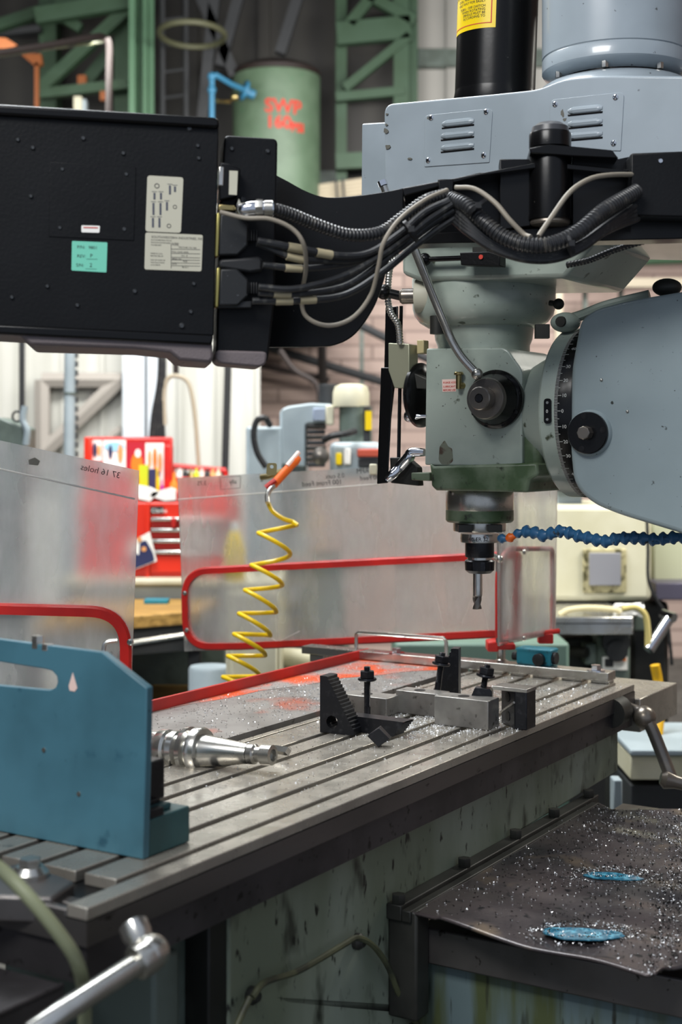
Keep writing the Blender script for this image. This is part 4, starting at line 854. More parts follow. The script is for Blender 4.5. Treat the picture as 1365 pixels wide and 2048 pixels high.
apr([(876, 358), (908, 358), (906, 395), (900, 420), (880, 400)], -.045, -.04, 'cable_hook', blackm)
apr([(1060, 296), (1100, 288), (1225, 300), (1238, 316), (1145, 312), (1062, 306)], -.045, .06, 'pivot_plate')
Yp = 2.12; s = Yp / F; pc = W(1101, 0, Yp)
def pl(prof, m, name, n=40): bm = B(); lathe(bm, (pc.x, Yp, 0), (0, 0, 1), [(hw * s, W(0, py, Yp).z) for hw, py in prof], n); return obj(name, bm, m, arm)
pl([(38, 436), (42, 432), (42, 306), (40, 300)], blackm, 'pivot_post'); pl([(40, 298), (42, 296), (42, 270), (40, 266)], blackm, 'pivot_cap'); pl([(39, 268), (36, 255), (24, 247), (2, 244)], mat('cap_plastic', '3c3d40', .35), 'cap_dome')
pl([(26, 452), (38, 450), (40, 446), (38, 434)], knobm, 'pivot_collar'); pl([(43, 440), (43, 432)], blackm, 'post_foot')
# ================================================================== CABLES of the arm
def cable(paths, r, m, name, label, grp=None, n=10, corrug=False, par=None, end=None):
    P = [W(*p) for p in paths]; t = thing(name, label, 'cable', P[0], 0, grp); bm = B()
    if corrug: corr(bm, P, r, .0058, 14)
    else: tube(bm, cat(P, 8), r, n)
    obj('sleeve', bm, m, t); return t
Ya = 2.03
c1 = cable([(545, 418, 1.93), (580, 428, 1.95), (640, 452, 1.98), (700, 470, 2.0), (760, 465, 2.02), (805, 435, 2.03), (850, 402, 2.04), (895, 388, 2.06)], .0092, conduit, 'flexible_conduit', 'thick ribbed black conduit from the chrome elbow to the arm hook', corrug=True)
bm = B(); tube(bm, cat([W(484, 408, 1.95), W(486, 420, 1.93), W(505, 417, 1.925), W(546, 418, 1.93)]), .0105, 16); obj('elbow_fitting', bm, chrome, c1)
bm = B(); lathe(bm, W(512, 417, 1.925), (1, 0, 0), [(.0125, 0), (.013, .004), (.0125, .010)], 8); lathe(bm, W(530, 417, 1.927), (1, 0, 0), [(.0115, 0), (.0115, .011)], 18); obj('elbow_nut', bm, steel, c1)
cable([(905, 398, 2.05), (935, 412, 2.02), (970, 445, 2.0), (1010, 475, 1.99), (1060, 490, 1.98), (1110, 486, 1.98), (1160, 462, 1.99), (1210, 420, 2.01), (1275, 382, 2.06)], .0115, conduit, 'flexible_conduit', 'thickest ribbed black conduit sagging below the pivot post', corrug=True)
runs = [([(515, 482), (600, 498), (680, 512), (740, 506), (800, 468), (850, 425), (900, 402)], .0056, 'upper cable leaving the top connector, with two cream tags'),
        ([(515, 486), (590, 516), (660, 522), (735, 515), (800, 476), (855, 436), (905, 412)], .0046, 'second cable from the top connector, just under the first'),
        ([(526, 530), (600, 537), (680, 530), (745, 514), (805, 483), (860, 446), (910, 425)], .0046, 'cable leaving the round middle connector'),
        ([(517, 574), (590, 578), (680, 555), (745, 522), (805, 482), (855, 442), (905, 408)], .0050, 'uppermost cable leaving the bottom connector'),
        ([(517, 586), (600, 588), (690, 572), (755, 532), (810, 490), (860, 450), (908, 420)], .0046, 'middle cable leaving the bottom connector'),
        ([(505, 602), (600, 601), (690, 590), (765, 545), (820, 500), (870, 462), (915, 432)], .0050, 'lowest cable leaving the bottom connector')]
for k, (p, r, lab) in enumerate(runs):
    pts = [(a, b, 1.93 + .10 * max(0, min(1, (a - 560) / 300)) + .006 * (k % 3)) for a, b in p]
    t = cable(pts, r, cablem, 'signal_cable', lab, 'cables between the control box and the arm')
    for tx in {0: (592, 650), 1: (588,), 2: (585,), 3: (), 4: (566,), 5: (572, 615)}[k]:
        P = cat([W(*q_) for q_ in pts], 12); best = min(range(len(P) - 1), key=lambda i: abs(P[i].x / P[i].y * F + CX - tx)); d = (P[best + 1] - P[best]).normalized(); bm = B(); lathe(bm, P[best] - d * .012, d, [(r + .0008, 0), (r + .0008, .024)], 14); obj('cable_tag', bm, tapeb, t)
cable([(440, 424, 1.91), (490, 436, 1.91), (540, 438, 1.91), (585, 458, 1.915), (608, 490, 1.92), (612, 540, 1.95), (604, 590, 1.99), (612, 632, 2.0), (655, 651, 2.0), (705, 636, 2.0), (742, 590, 2.0), (758, 530, 1.98), (768, 485, 1.97), (800, 438, 1.98), (850, 400, 2.0), (895, 380, 2.03)], .0031, beige, 'thin_beige_cable', 'thin beige cable looping low under the connectors')
cable([(912, 375, 2.04), (950, 378, 2.02), (990, 405, 2.0), (1020, 440, 1.99), (1048, 468, 1.99), (1062, 474, 1.98)], .0036, beige, 'thin_beige_cable', 'thin beige cable from the arm hook down to the conduit sag')
cable([(1078, 472, 1.98), (1100, 440, 1.99), (1140, 385, 2.0), (1180, 358, 2.02), (1220, 350, 2.04), (1272, 349, 2.08)], .0036, beige, 'thin_beige_cable', 'thin beige cable rising right of the pivot post to the junction box')
for k, off in enumerate((0, 9, 18, 27)):
    cable([(905, 410 + off, 2.05), (940, 445 + off * .8, 2.02), (990, 485 + off * .5, 2.01), (1050, 507 + off * .4, 2.0), (1110, 507 + off * .4, 2.0), (1165, 485 + off * .4, 2.01), (1215, 450 + off * .4, 2.03), (1275, 410 + off, 2.08)], .0058, cablem, 'bundled_cable', ('top', 'second', 'third', 'lowest')[k] + ' smooth black cable of the bundle hanging under the arm conduit', 'smooth cables hanging under the arm')
cable([(1135, 530, 2.3), (1180, 520, 2.28), (1230, 500, 2.25), (1300, 480, 2.22), (1400, 465, 2.2)], .0055, conduit, 'flexible_conduit', 'thin ribbed black conduit running right under the arm beam', corrug=True)
for px, py, Y, an, lab in ((955, 415, 2.0, 50, 'beside the arm hook'), (822, 462, 1.99, -35, 'on the rising cable bundle'), (1140, 490, 1.985, -20, 'right of the pivot post')):
    c = W(px, py, Y); d = Vector((math.cos(R(an)), 0, -math.sin(R(an)))); t = thing('cable_tie', 'black cable tie ' + lab, 'cable tie', c); bm = B(); lathe(bm, c - d * .003, d, [(.017, 0), (.017, .005)], 24); o = obj('tie_band', bm, blackr, t)
    bm = B(); box(bm, -.004, .004, -.004, .003, -.004, .004, Matrix.Translation(c + Vector((0, -.017, .0)))); obj('tie_head', bm, blackr, t)
# ================================================================== GUARDS
def guard(fr, outline, name, label, foldline, frame, bolts, thick=.004, rimr=.0065):
    t = thing(name, label, 'guard', fr.M @ Vector((0, 0, 0)), fr.yaw)
    P = [fr.p(*p) for p in outline]; bm = B(); prism(bm, P, 0, thick, 'y', fr.M); obj('clear_sheet', bm, frost, t, smooth=0)
    if foldline:
        a, b = (fr.M @ Vector((fr.p(*p)[0], -.001, fr.p(*p)[1])) for p in foldline); bm = B(); tube(bm, [a, b], .0016, 6); obj('fold_edge', bm, mat('fold_highlight' + name[:3] + str(len(label)), 'c9c6be', .3), t)
    if frame:
        Q = frame; P = [fr.M @ Vector((x, .002, z)) for x, z in Q]; bm = B()
        n = len(P); rings = []
        for i, p in enumerate(P):
            d = (P[(i + 1) % n] - P[i - 1]).normalized(); yv = fr.M.to_3x3().col[1]; s_ = d.cross(yv)
            rings.append([bm.verts.new(p + s_ * a * rimr + yv * b) for a, b in ((-1, -.008), (.55, -.008), (1, -.003), (1, .012), (-1, .012))])
        for i in range(n):
            p, q_ = rings[i], rings[(i + 1) % n]
            for j in range(5): bm.faces.new((p[j], p[(j + 1) % 5], q_[(j + 1) % 5], q_[j]))
        obj('red_frame', bm, redp, t)
    for (x, y) in bolts:
        a = fr.p(x, y, -.008); bm = B(); lathe(bm, fr.M @ Vector((a[0], -.008, a[1])), -fr.M.to_3x3().col[1], [(.0055, 0), (.0055, .003), (.003, .005)], 14); obj('bolt', bm, steel, t)
    return t
# back guard: left end nearer, right end on the post
gl, gr = W(362, 0, 3.58), W(1000, 0, 3.29); gy = math.degrees(math.atan2(gr.y - gl.y, gr.x - gl.x)); g1 = Frame((gl.x, gl.y, 1.0), R(gy))
GP = lambda pts, r: rnd([g1.p(*p) for p in pts], r, 10)
frm = GP([(368, 1143), (1034, 1109), (1034, 1266), (480, 1293), (372, 1294)], [.07, .01, .01, .0, .07])
gd = guard(g1, [(355, 956), (760, 934), (1036, 929), (1036, 1274), (369, 1303)], 'back_guard', 'long clear scratched guard sheet with red frame and mirrored handwriting behind the table', [(356, 999), (760, 968)], frm, [(370, 1186), (374, 1260)], rimr=.0088)
def scrawl(s, px, py, size, par=gd, fr=g1, tilt=0, m=inkm):
    a = fr.p(px, py, -.001); return text(s, fr.M @ Matrix.Translation((a[0], -.0012, a[1])) @ Matrix.Rotation(tilt, 4, 'Y') @ Matrix.Rotation(R(90), 4, 'X') @ Matrix.Shear('XY', 4, (0.25, 0)) if False else fr.M @ Matrix.Translation((a[0], -.0012, a[1])) @ Matrix.Rotation(tilt, 4, 'Y') @ Matrix.Rotation(R(90), 4, 'X'), size * 1.2, m, par, name='handwriting', mirror=True, ext=.0002)
scrawl('3.75', 414, 970, .013, tilt=-.07); scrawl('ally', 474, 967, .013, tilt=-.07); scrawl('2', 527, 963, .014, tilt=-.07)
scrawl('100 Front Feed', 685, 968, .014, tilt=-.07); scrawl('0.5 cuts', 690, 955, .013, tilt=-.07); scrawl('500 RPM', 762, 944, .014, tilt=-.07); scrawl('300 Feed', 766, 958, .013, tilt=-.07)
bm = B()
for a, b in (((441, 955), (482, 952)), ((482, 952), (481, 976)), ((481, 976), (442, 979)), ((442, 979), (441, 955))):
    tube(bm, [g1.M @ Vector((g1.p(*a)[0], -.001, g1.p(*a)[1])), g1.M @ Vector((g1.p(*b)[0], -.001, g1.p(*b)[1]))], .0006, 4)
obj('handdrawn_box', bm, inkm, gd)
bm = B()
for a, b in (((552, 1228), (556, 1284)), ((556, 1284), (600, 1262)), ((556, 1284), (500, 1245))):
    tube(bm, [g1.M @ Vector((g1.p(*a)[0], -.0008, g1.p(*a)[1])), g1.M @ Vector((g1.p(*b)[0], -.0008, g1.p(*b)[1]))], .0006, 4)
obj('crack_lines', bm, mat('crack_white', 'd8d8d4', .4), gd)
# side wing at the post
wl, wr = W(998, 0, 3.10), W(1114, 0, 3.36); g2 = Frame((wl.x, wl.y, 1.0), math.atan2(wr.y - wl.y, wr.x - wl.x))
g2f = rnd([g2.p(*p) for p in ((1004, 1098), (1112, 1098), (1112, 1262), (1004, 1282))], [.08, .01, .01, .02], 10)
wing = guard(g2, [(997, 930), (1116, 936), (1112, 1267), (999, 1292)], 'wing_guard', 'tall clear guard wing turned away beside the cutter, red frame showing pink through it', None, None, [(1048, 1104), (1048, 1277)])
bm = B(); 
n = len(g2f); P = [g2.M @ Vector((x, .010, z)) for x, z in g2f]; tube(bm, P, .0055, 8, closed=True); obj('red_frame', bm, redp, wing)
bm = B(); P = [W(997, 1110, 3.12), W(997, 1285, 3.12)]; tube(bm, P, .005, 8); obj('edge_strip', bm, sidem, wing)
gp = thing('guard_post', 'steel post with red clamps holding the guards at the end bar', 'post', W(1002, 1328, 3.2))
bm = B(); k = W(1003, 1325, 3.19); lathe(bm, k, (0, 0, 1), [(.016, -.004), (.016, .004), (.010, .008), (.010, .42)], 20); obj('post_rod', bm, steel, gp)
bm = B()
for x0, x1, y0, y1, Y in ((976, 998, 1284, 1304, 3.12), (990, 1032, 1288, 1300, 3.13)):
    a = W(x0, y1, Y); b = W(x1, y0, Y); box(bm, a.x, b.x, Y, Y + .05, a.z, b.z)
obj('red_clamp', bm, redp, gp, bev=.003)
bm = B(); a = W(1078, 1288, 3.3); b = W(1108, 1268, 3.3); box(bm, a.x, b.x, 3.3, 3.33, a.z, b.z); obj('red_clamp', bm, redp, gp, bev=.003)
bm = B(); tube(bm, [W(975, 1283, 3.22), W(1118, 1262, 3.33)], .006, 8); obj('guard_rail', bm, redp, gp)
bm = B(); sphere(bm, W(1000, 1118, 3.05), .008); tube(bm, [W(984, 1110, 3.05), W(1000, 1118, 3.05)], .006, 8); obj('hinge_bolt', bm, steel, gp)
# left front guard
g3 = FR(150, 2.30, 3, 1.0)
fr3 = rnd([g3.p(*p) for p in ((-260, 1210), (252, 1224), (252, 1460), (-260, 1450))], [.01, .06, .06, .01], 10)
gd3 = guard(g3, [(-270, 810), (0, 881), (278, 941), (262, 1400), (250, 1478), (-270, 1466)], 'front_left_guard', 'large clear scratched guard sheet at left with red frame, behind the blue plate', [(-200, 893), (270, 998)], fr3, [(261, 1284)], rimr=.009)
text('37 16 holes', g3.M @ Matrix.Translation((g3.p(240, 957)[0], -.0012, g3.p(240, 957)[1])) @ Matrix.Rotation(R(13), 4, 'Y') @ Matrix.Rotation(R(90), 4, 'X'), .014, inkm, gd3, name='handwriting', mirror=True, ext=.0002)
bm = B(); tube(bm, cat([g3.M @ Vector((g3.p(x, y)[0], -.006, g3.p(x, y)[1])) for x, y in ((208, 1320), (208, 1296), (214, 1284), (236, 1280))]), .004, 8); obj('bent_wire', bm, steel, gd3)
bm = B(); P = [g3.p(*p) for p in ((57, 920), (70, 915), (80, 922), (76, 931), (58, 929))]; prism(bm, P, -.0008, 0, 'y', g3.M); obj('smudge_mark', bm, mat('smudge', '6d6a60', .6), gd3)
# teal limit box on the bar
bf = Frame(ML(onbar(1073), 1.685, .024), YAW)
tb = thing('teal_switch_box', 'small teal switch box with black knobs sitting on the end bar', 'switch box', bf.o, YAW)
bm = B(); box(bm, -.044, .036, -.012, .03, .0, .036, bf.M); obj('box_body', bm, tealp, tb, bev=.003); bm = B(); box(bm, -.045, .037, -.013, .031, .030, .034, bf.M); obj('lid', bm, tealp, tb, bev=.001)
bm = B(); lathe(bm, bf.M @ Vector((.012, -.012, .014)), -YV, [(.013, 0), (.013, .012), (.008, .014)], 20); obj('knob', bm, blackr, tb)
bm = B(); lathe(bm, bf.M @ Vector((.036, .005, .016)), XV, [(.013, 0), (.013, .008)], 18); lathe(bm, bf.M @ Vector((-.044, .005, .014)), -XV, [(.009, 0), (.009, .015)], 14); obj('cap', bm, blackr, tb)
# ================================================================== YELLOW COIL HOSE + BLOW GUN
ch = thing('coiled_air_hose', 'bright yellow coiled air hose hanging from the orange blow gun', 'coiled hose', W(440, 1400, 3.4))
Rk = [(595, 1050), (581, 1108), (565, 1170), (553, 1224), (541, 1271), (531, 1311), (520, 1352), (510, 1388), (500, 1424), (490, 1460)]
Lk = [(517, 1066), (503, 1130), (490, 1180), (478, 1227), (468, 1268), (456, 1312), (446, 1354), (436, 1393), (427, 1428)]
path = []
def Y0(y): return 3.37 + .05 * max(0, (y - 1300) / 100)
for k in range(len(Lk)):
    (xr_, y_r), (xl, y_l), (xn, yn) = Rk[k], Lk[k], Rk[k + 1]
    for j in range(14):
        a = math.pi * j / 14; s_ = (1 - math.cos(a)) / 2; sy_ = math.sin(a / 2) if k else s_; yy = y_r + (y_l - y_r) * sy_
        path.append(W(xr_ + (xl - xr_) * s_, yy, Y0(yy) + .043 * math.sin(a)))
    for j in range(14):
        a = math.pi * j / 14; s_ = (1 - math.cos(a)) / 2; sy_ = (1 - math.cos(a / 2)) * .55 + s_ * .45; yy = y_l + (yn - y_l) * sy_
        path.append(W(xl + (xn - xl) * s_, yy, Y0(yy) - .043 * math.sin(a)))
lead = cat([W(536, 1004, 3.360), W(545, 1022, 3.360), W(566, 1037, 3.370), W(586, 1044, 3.380)], 6)
bm = B(); tube(bm, lead + path, .0054, 10); obj('coil', bm, yellowh, ch)
gn = thing('blow_gun', 'orange blow gun clipped upright on the edge of the back guard', 'blow gun', W(560, 975, 3.400))
bm = B(); d = W(597, 915, 3.430) - W(545, 972, 3.380); lathe(bm, W(545, 972, 3.380), d, [(.008, -.002), (.0105, .004), (.0105, d.length * .8), (.012, d.length * .86), (.009, d.length)], 20)
obj('gun_body', bm, orangep, gn); bm = B(); tube(bm, cat([W(532, 975, 3.370), W(545, 965, 3.370), W(552, 960, 3.370)]), .006, 8); obj('trigger', bm, redp, gn)
bm = B(); tube(bm, [W(575, 932, 3.405), W(598, 905, 3.430)], .006, 8); obj('nozzle', bm, labelp, gn)
bm = B(); corr(bm, [W(548, 972, 3.370), W(540, 980, 3.360), W(535, 992, 3.350), W(536, 1006, 3.340)], .0062, .0035, 12); obj('spring_guard', bm, steel, gn)
cp = thing('bulldog_clip', 'worn brass-coloured clip on the top edge of the back guard', 'clip', W(542, 940, 3.490))
bm = B(); a = W(522, 958, 3.470); b = W(572, 944, 3.470); tube(bm, cat([W(522, 955, 3.480), W(540, 952, 3.470), W(560, 944, 3.470), W(582, 938, 3.480)]), .007, 8); obj('clip_jaw', bm, brass, cp)
bm = B(); P = rnd([(-.011, 0), (.011, 0), (.012, .026), (-.009, .026)], .006); f_ = FR(543, 2.985, 0, W(0, 942, 3.485).z); prism(bm, P, 0, .003, 'y', f_.M, [circ((.001, .018), .004, 10)]); obj('clip_tab', bm, brass, cp)
cp = thing('bulldog_clip', 'cream clip on the back guard edge beside the depth stop plate', 'clip', W(748, 945, 3.390))
bm = B(); box(bm, -.009, .009, -.008, .012, -.014, .012, Matrix.Translation(W(747, 938, 3.395))); obj('clip_body', bm, offw, cp, bev=.003)
#%%PART5
# ================================================================== BACKGROUND: BENCH AND TOOL CHESTS
def fbox(bm, x0, x1, y0, y1, Y, d):     # box whose front face fills a pixel rectangle at depth Y
    a, b = W(x0, y1, Y), W(x1, y0, Y); return box(bm, a.x, b.x, Y, Y + d, a.z, b.z)
def fb(name, x0, x1, y0, y1, Y, d, m, par, bev=.004, label=None): bm = B(); fbox(bm, x0, x1, y0, y1, Y, d); return obj(name, bm, m, par, bev=bev, label=label)
bn = thing('workbench', 'wooden topped workbench with dark frame behind the two guards', 'workbench', W(260, 1700, 5.2))
zt = HC - (1214 - HY) * 5.3 / F
zt = .905
bm = B(); P = [(-1.35, 4.70), (-.58, 5.02), (-.58, 5.75), (-1.35, 5.75)]
Pb = [W(200, 0, 4.55).x, W(395, 0, 5.0).x]
prism(bm, [(W(60, 0, 4.7).x, 4.75), (W(400, 0, 5.05).x, 5.1), (W(400, 0, 5.75).x + .15, 5.85), (W(60, 0, 4.7).x, 5.85)], zt - .045, zt, 'z'); obj('bench_top', bm, wood, bn, bev=.004)
bm = B(); prism(bm, [(W(60, 0, 4.7).x, 4.79), (W(398, 0, 5.05).x, 5.12), (W(398, 0, 5.75).x, 5.8), (W(60, 0, 4.7).x, 5.8)], zt - .14, zt - .045, 'z'); obj('bench_rail', bm, darksteel, bn)
bm = B(); tube(bm, [W(150, 1302, 4.85), W(375, 1268, 5.08)], .012, 8); obj('front_bar', bm, steel, bn)
for x in (376, 60): fb('leg', x, x + 24, 1290, 1690, 5.15, .06, darksteel, bn)
bm = B(); prism(bm, [(W(60, 0, 4.8).x, 4.85), (W(376, 0, 5.1).x, 5.12), (W(376, 0, 5.8).x, 5.8), (W(60, 0, 4.8).x, 5.8)], .50, .525, 'z'); obj('lower_shelf', bm, wood, bn)
bm = B(); prism(bm, [(W(60, 0, 4.8).x, 5.78), (W(376, 0, 5.1).x, 5.78), (W(376, 0, 5.8).x, 5.8), (W(60, 0, 4.8).x, 5.8)], .0, zt - .14, 'z'); obj('back_panel', bm, greycast, bn)
t = thing('turquoise_block', 'small turquoise block lying on the wooden bench top', 'block', W(315, 1224, 5.3)); bm = B(); box(bm, -.045, .045, -.03, .03, 0, .016, Matrix.Translation((W(314, 0, 5.35).x, 5.35, zt))); obj('block_body', bm, tealp, t, bev=.002)
# grey riser under the chest
rs = thing('bench_riser', 'pale grey steel riser under the red tool chest', 'riser', W(320, 1215, 5.6)); fb('riser_body', 130, 500, 1168, 1217, 5.5, .5, greyp, rs); fb('riser_top', 125, 505, 1160, 1170, 5.47, .55, offw, rs)
tc_ = thing('tool_chest', 'orange-red tool chest with silver drawer strips and open picture lid', 'tool chest', W(290, 1160, 5.6))
fb('chest_body', 158, 470, 1004, 1160, 5.6, .38, redchest, tc_, .008)
fb('front_pillar', 290, 300, 1006, 1160, 5.585, .02, redchest, tc_)
for i, y in enumerate((1035, 1057, 1079, 1101)):
    dr = fb('drawer', 301, 462, y + 6, y + 20, 5.59, .02, mat('drawer_red%d' % i, 'b01f12', .35), tc_); fb('drawer_strip', 301, 460, y, y + 7, 5.575, .03, steel, dr)
fb('bottom_drawer', 301, 462, 1112, 1145, 5.585, .02, redchest, tc_)
fb('lock_box', 342, 352, 1036, 1056, 5.565, .03, redp, tc_)
bd = fb('name_badge', 301, 327, 1013, 1027, 5.592, .01, inkm, tc_, .0)
a = W(303, 1025, 5.59); text('Clarke', Matrix.Translation(a) @ Matrix.Rotation(R(90), 4, 'X'), .023, paper, bd)
ld = fb('lid', 168, 345, 874, 992, 5.95, .03, redp, tc_, .01)
fb('lid_edge', 168, 182, 874, 990, 5.90, .06, redchest, tc_, .006); fb('lid_edge', 328, 344, 890, 990, 5.90, .06, redp, tc_, .006)
fb('chest_well', 162, 466, 985, 1006, 5.62, .34, redchest, tc_)
# pictures stuck in the lid
def photo(x0, x1, y0, y1, base, bits, label):
    t = thing('pinned_picture', label, 'picture', W((x0 + x1) / 2, y1, 5.94)); fb('picture_sheet', x0, x1, y0, y1, 5.944, .003, base, t, 0)
    for i, (a, b, c, d, m) in enumerate(bits):
        cx, cy, rx, ry = (a + b) / 2, (c + d) / 2, (b - a) / 2, (d - c) / 2; bm = B(); prism(bm, [(lambda w_: (w_.x, w_.z))(W(cx + rx * math.cos(k * .4488), cy + ry * math.sin(k * .4488), 5.942)) for k in range(14)], 5.9415 - i * .0004, 5.944, 'y'); obj('print_patch', bm, m, t, smooth=0)
skyb = mat('print_blue', '8fc6da', .5); navy = mat('print_navy', '232a52', .5); skin = mat('print_tan', 'd8975c', .5); orr = mat('print_orange', 'e07a1c', .5); lime = mat('print_lime', 'b4c81e', .5); magn = mat('print_magenta', 'a3268c', .5)
photo(183, 204, 880, 922, paper, [(186, 194, 885, 915, navy), (194, 202, 890, 912, skin)], 'leftmost narrow picture in the open chest lid')
photo(206, 252, 880, 940, paper, [(208, 250, 884, 903, skyb), (217, 225, 890, 918, navy), (236, 246, 888, 925, skin)], 'seaside picture in the open chest lid')
photo(253, 290, 884, 950, mat('print_red', 'a8172a', .5), [(262, 286, 905, 955, orr), (270, 282, 898, 915, paper)], 'red and orange picture in the open chest lid')
photo(291, 328, 886, 980, paper, [(296, 303, 900, 935, skin), (306, 314, 895, 940, orr), (316, 324, 905, 945, skin), (300, 320, 938, 960, navy)], 'tall picture nearest the right side of the open chest lid')
for i, (x0, x1, y0, y1, m, lab) in enumerate(((278, 296, 930, 962, lime, 'lime green packet standing in the chest'), (298, 311, 938, 975, navy, 'navy packet standing in the chest'), (306, 318, 935, 980, labely, 'yellow bottle in the chest'), (318, 326, 960, 978, magn, 'magenta bottle in the chest'), (338, 356, 945, 985, orr, 'orange bottle at the right end of the chest'))):
    t = thing('bottle' if 'bottle' in lab else 'packet', lab, 'bottle' if 'bottle' in lab else 'packet', W((x0 + x1) / 2, y1, 5.75)); a, b = W(x0, y1 + 18, 5.75), W(x1, y0, 5.75); r_ = (b.x - a.x) / 2
    bm = B(); h_ = b.z - a.z
    if 'bottle' in lab: lathe(bm, ((a.x + b.x) / 2, 5.78, a.z), (0, 0, 1), [(r_, 0), (r_, h_ * .6), (r_ * .4, h_ * .75), (r_ * .3, h_)], 16)
    else: box(bm, a.x, b.x, 5.75, 5.78, a.z, b.z)
    obj('body', bm, m, t)
for i, (p, lab) in enumerate(((((272, 970), (300, 975), (318, 985), (300, 1003), (276, 998)), 'crumpled white paper on the left of the chest top'), (((305, 985), (340, 975), (352, 980), (352, 1000), (330, 1002), (300, 992)), 'white paper on the right of the chest top'))):
    bm = B(); prism(bm, [(lambda w_: (w_.x, w_.z))(W(a, b, 5.60)) for a, b in p], 5.60, 5.64, 'y'); obj('paper_sheet', bm, paper, label=lab, cat='paper')
t = thing('taped_photograph', 'tilted photograph of seated people in navy taped to the chest side', 'photograph', W(285, 1135, 5.57))
bm = B(); prism(bm, [(lambda w_: (w_.x, w_.z))(W(a, b, 5.575)) for a, b in ((258, 1085), (300, 1063), (314, 1122), (262, 1142))], 5.572, 5.576, 'y'); obj('photo_sheet', bm, paper, t)
bm = B(); prism(bm, rnd([(lambda w_: (w_.x, w_.z))(W(a, b, 5.57)) for a, b in ((264, 1140), (264, 1100), (278, 1112), (280, 1085), (292, 1080), (306, 1105), (310, 1122))], .01, 4), 5.5705, 5.573, 'y'); obj('print_patch', bm, navy, t)
for x, y in ((279, 1079), (288, 1098)): bm = B(); lathe(bm, W(x, y, 5.57), (0, -1, 0), [(.010, 0), (.010, .001)], 12); obj('print_patch', bm, skin, t)
# second chest behind, right
tc2 = thing('small_tool_chest', 'long low red tool tray full of bottles behind the back guard', 'tool tray', W(400, 985, 6.1))
fb('tray_body', 346, 455, 955, 1005, 6.1, .3, redp, tc2, .006); fb('tray_stand', 350, 450, 1005, 1589, 6.12, .25, greycast, tc2, .006); bm = B(); tube(bm, [W(346, 932, 6.4), W(452, 941, 6.4)], .012, 8); tube(bm, [W(346, 932, 6.4), W(346, 960, 6.4)], .01, 8); tube(bm, [W(452, 941, 6.4), W(452, 960, 6.4)], .01, 8); obj('tray_handle', bm, redp, tc2)
cols = [paper, oxide, brass, lime, labelp, oxide, skin, offw]
for i in range(8):
    x = 360 + i * 11; a = W(x, 965, 6.2); bm = B(); lathe(bm, a, (0, 0, 1), [(.012, -.03), (.012, .04), (.005, .05), (.005, .062)], 12); obj('bottle', bm, cols[i], label=['white', 'black', 'brass coloured', 'lime', 'pink', 'dark', 'tan', 'cream'][i] + ' bottle standing in the low red tool tray', cat='bottle', group='bottles in the tool tray')
# things seen blurred through the guard
t = thing('yellow_bottle', 'tall yellow bottle seen blurred through the back guard', 'bottle', W(470, 1160, 4.4)); bm = B(); a = W(470, 1166, 4.4); lathe(bm, a, (0, 0, 1), [(.03, 0), (.032, .10), (.022, .14), (.016, .16)], 20); obj('bottle_body', bm, labely, t); bm = B(); lathe(bm, a, (0, 0, 1), [(.013, .16), (.013, .19)], 14); obj('cap', bm, paper, t)
cb_ = thing('bench_cupboard', 'pale steel cupboard standing right of the workbench below the guard', 'cupboard', W(500, 1700, 5.0)); fb('cupboard_body', 452, 562, 1166, 1710, 4.35, .5, offw, cb_); fb('door', 462, 555, 1185, 1690, 4.335, .02, offw, cb_, .006); bm = B(); lathe(bm, W(475, 1380, 4.33), (0, -1, 0), [(.015, 0), (.015, .03)], 14); obj('handle', bm, brass, cb_)
t = thing('steel_drum', 'grey steel drum between the bench and the cupboard', 'drum', W(410, 1700, 4.9)); bm = B(); a = W(418, 0, 4.9); lathe(bm, (a.x, 4.95, 0), (0, 0, 1), [(.075, 0), (.075, .72), (.07, .73)], 32); obj('drum_shell', bm, greyp, t); 
t = thing('waste_pipe', 'pale horizontal pipe end right of the cupboard behind the table', 'pipe', W(640, 1310, 4.6)); bm = B(); tube(bm, [W(555, 1315, 4.6), W(720, 1330, 4.5)], .035, 16); obj('pipe', bm, offw, t)
# ------------------------------------------------------------------ second milling machine in the back
m2 = thing('background_mill', 'light grey milling machine with cream motor cap behind the back guard', 'milling machine', W(620, 1700, 5.0))
fb('column', 560, 612, 820, 1720, 5.1, .4, greyp, m2, .01); fb('side_cabinet', 492, 565, 853, 1300, 5.0, .3, greyp, m2, .01)
bm = B(); prism(bm, rnd([(lambda w_: (w_.x, w_.z))(W(a, b, 5.0)) for a, b in ((563, 930), (563, 818), (578, 812), (622, 806), (665, 808), (665, 845), (612, 848), (612, 935))], .01, 4), 5.0, 5.35, 'y'); obj('head_casting', bm, greyp, m2, bev=.01)
fb('head_panel', 626, 652, 816, 842, 4.98, .05, mat('blue_grey_panel', '8a95a8', .5), m2)
for i in range(8): fb('bellows_fold', 613 + (i % 2) * 2, 652 - (i % 2) * 2, 848 + i * 11, 857 + i * 11, 5.0, .2, darksteel if i % 2 else cast, m2, .003)
bm = B(); a = W(703, 0, 4.9); s = 4.9 / F; zz = lambda y: W(0, y, 4.9).z
lathe(bm, (a.x, 4.95, 0), (0, 0, 1), [(36 * s, zz(813)), (37 * s, zz(808)), (37 * s, zz(785)), (33 * s, zz(772)), (20 * s, zz(767))], 32); obj('motor_cap', bm, offw, m2)
bm = B(); lathe(bm, (a.x + .015, 4.95, 0), (0, 0, 1), [(33 * s, zz(884)), (33 * s, zz(812))], 32); obj('motor', bm, greycast, m2)
fb('motor_housing', 722, 741, 812, 884, 4.9, .1, darksteel, m2); fb('yellow_label', 731, 744, 822, 860, 4.88, .02, labely, m2, 0)
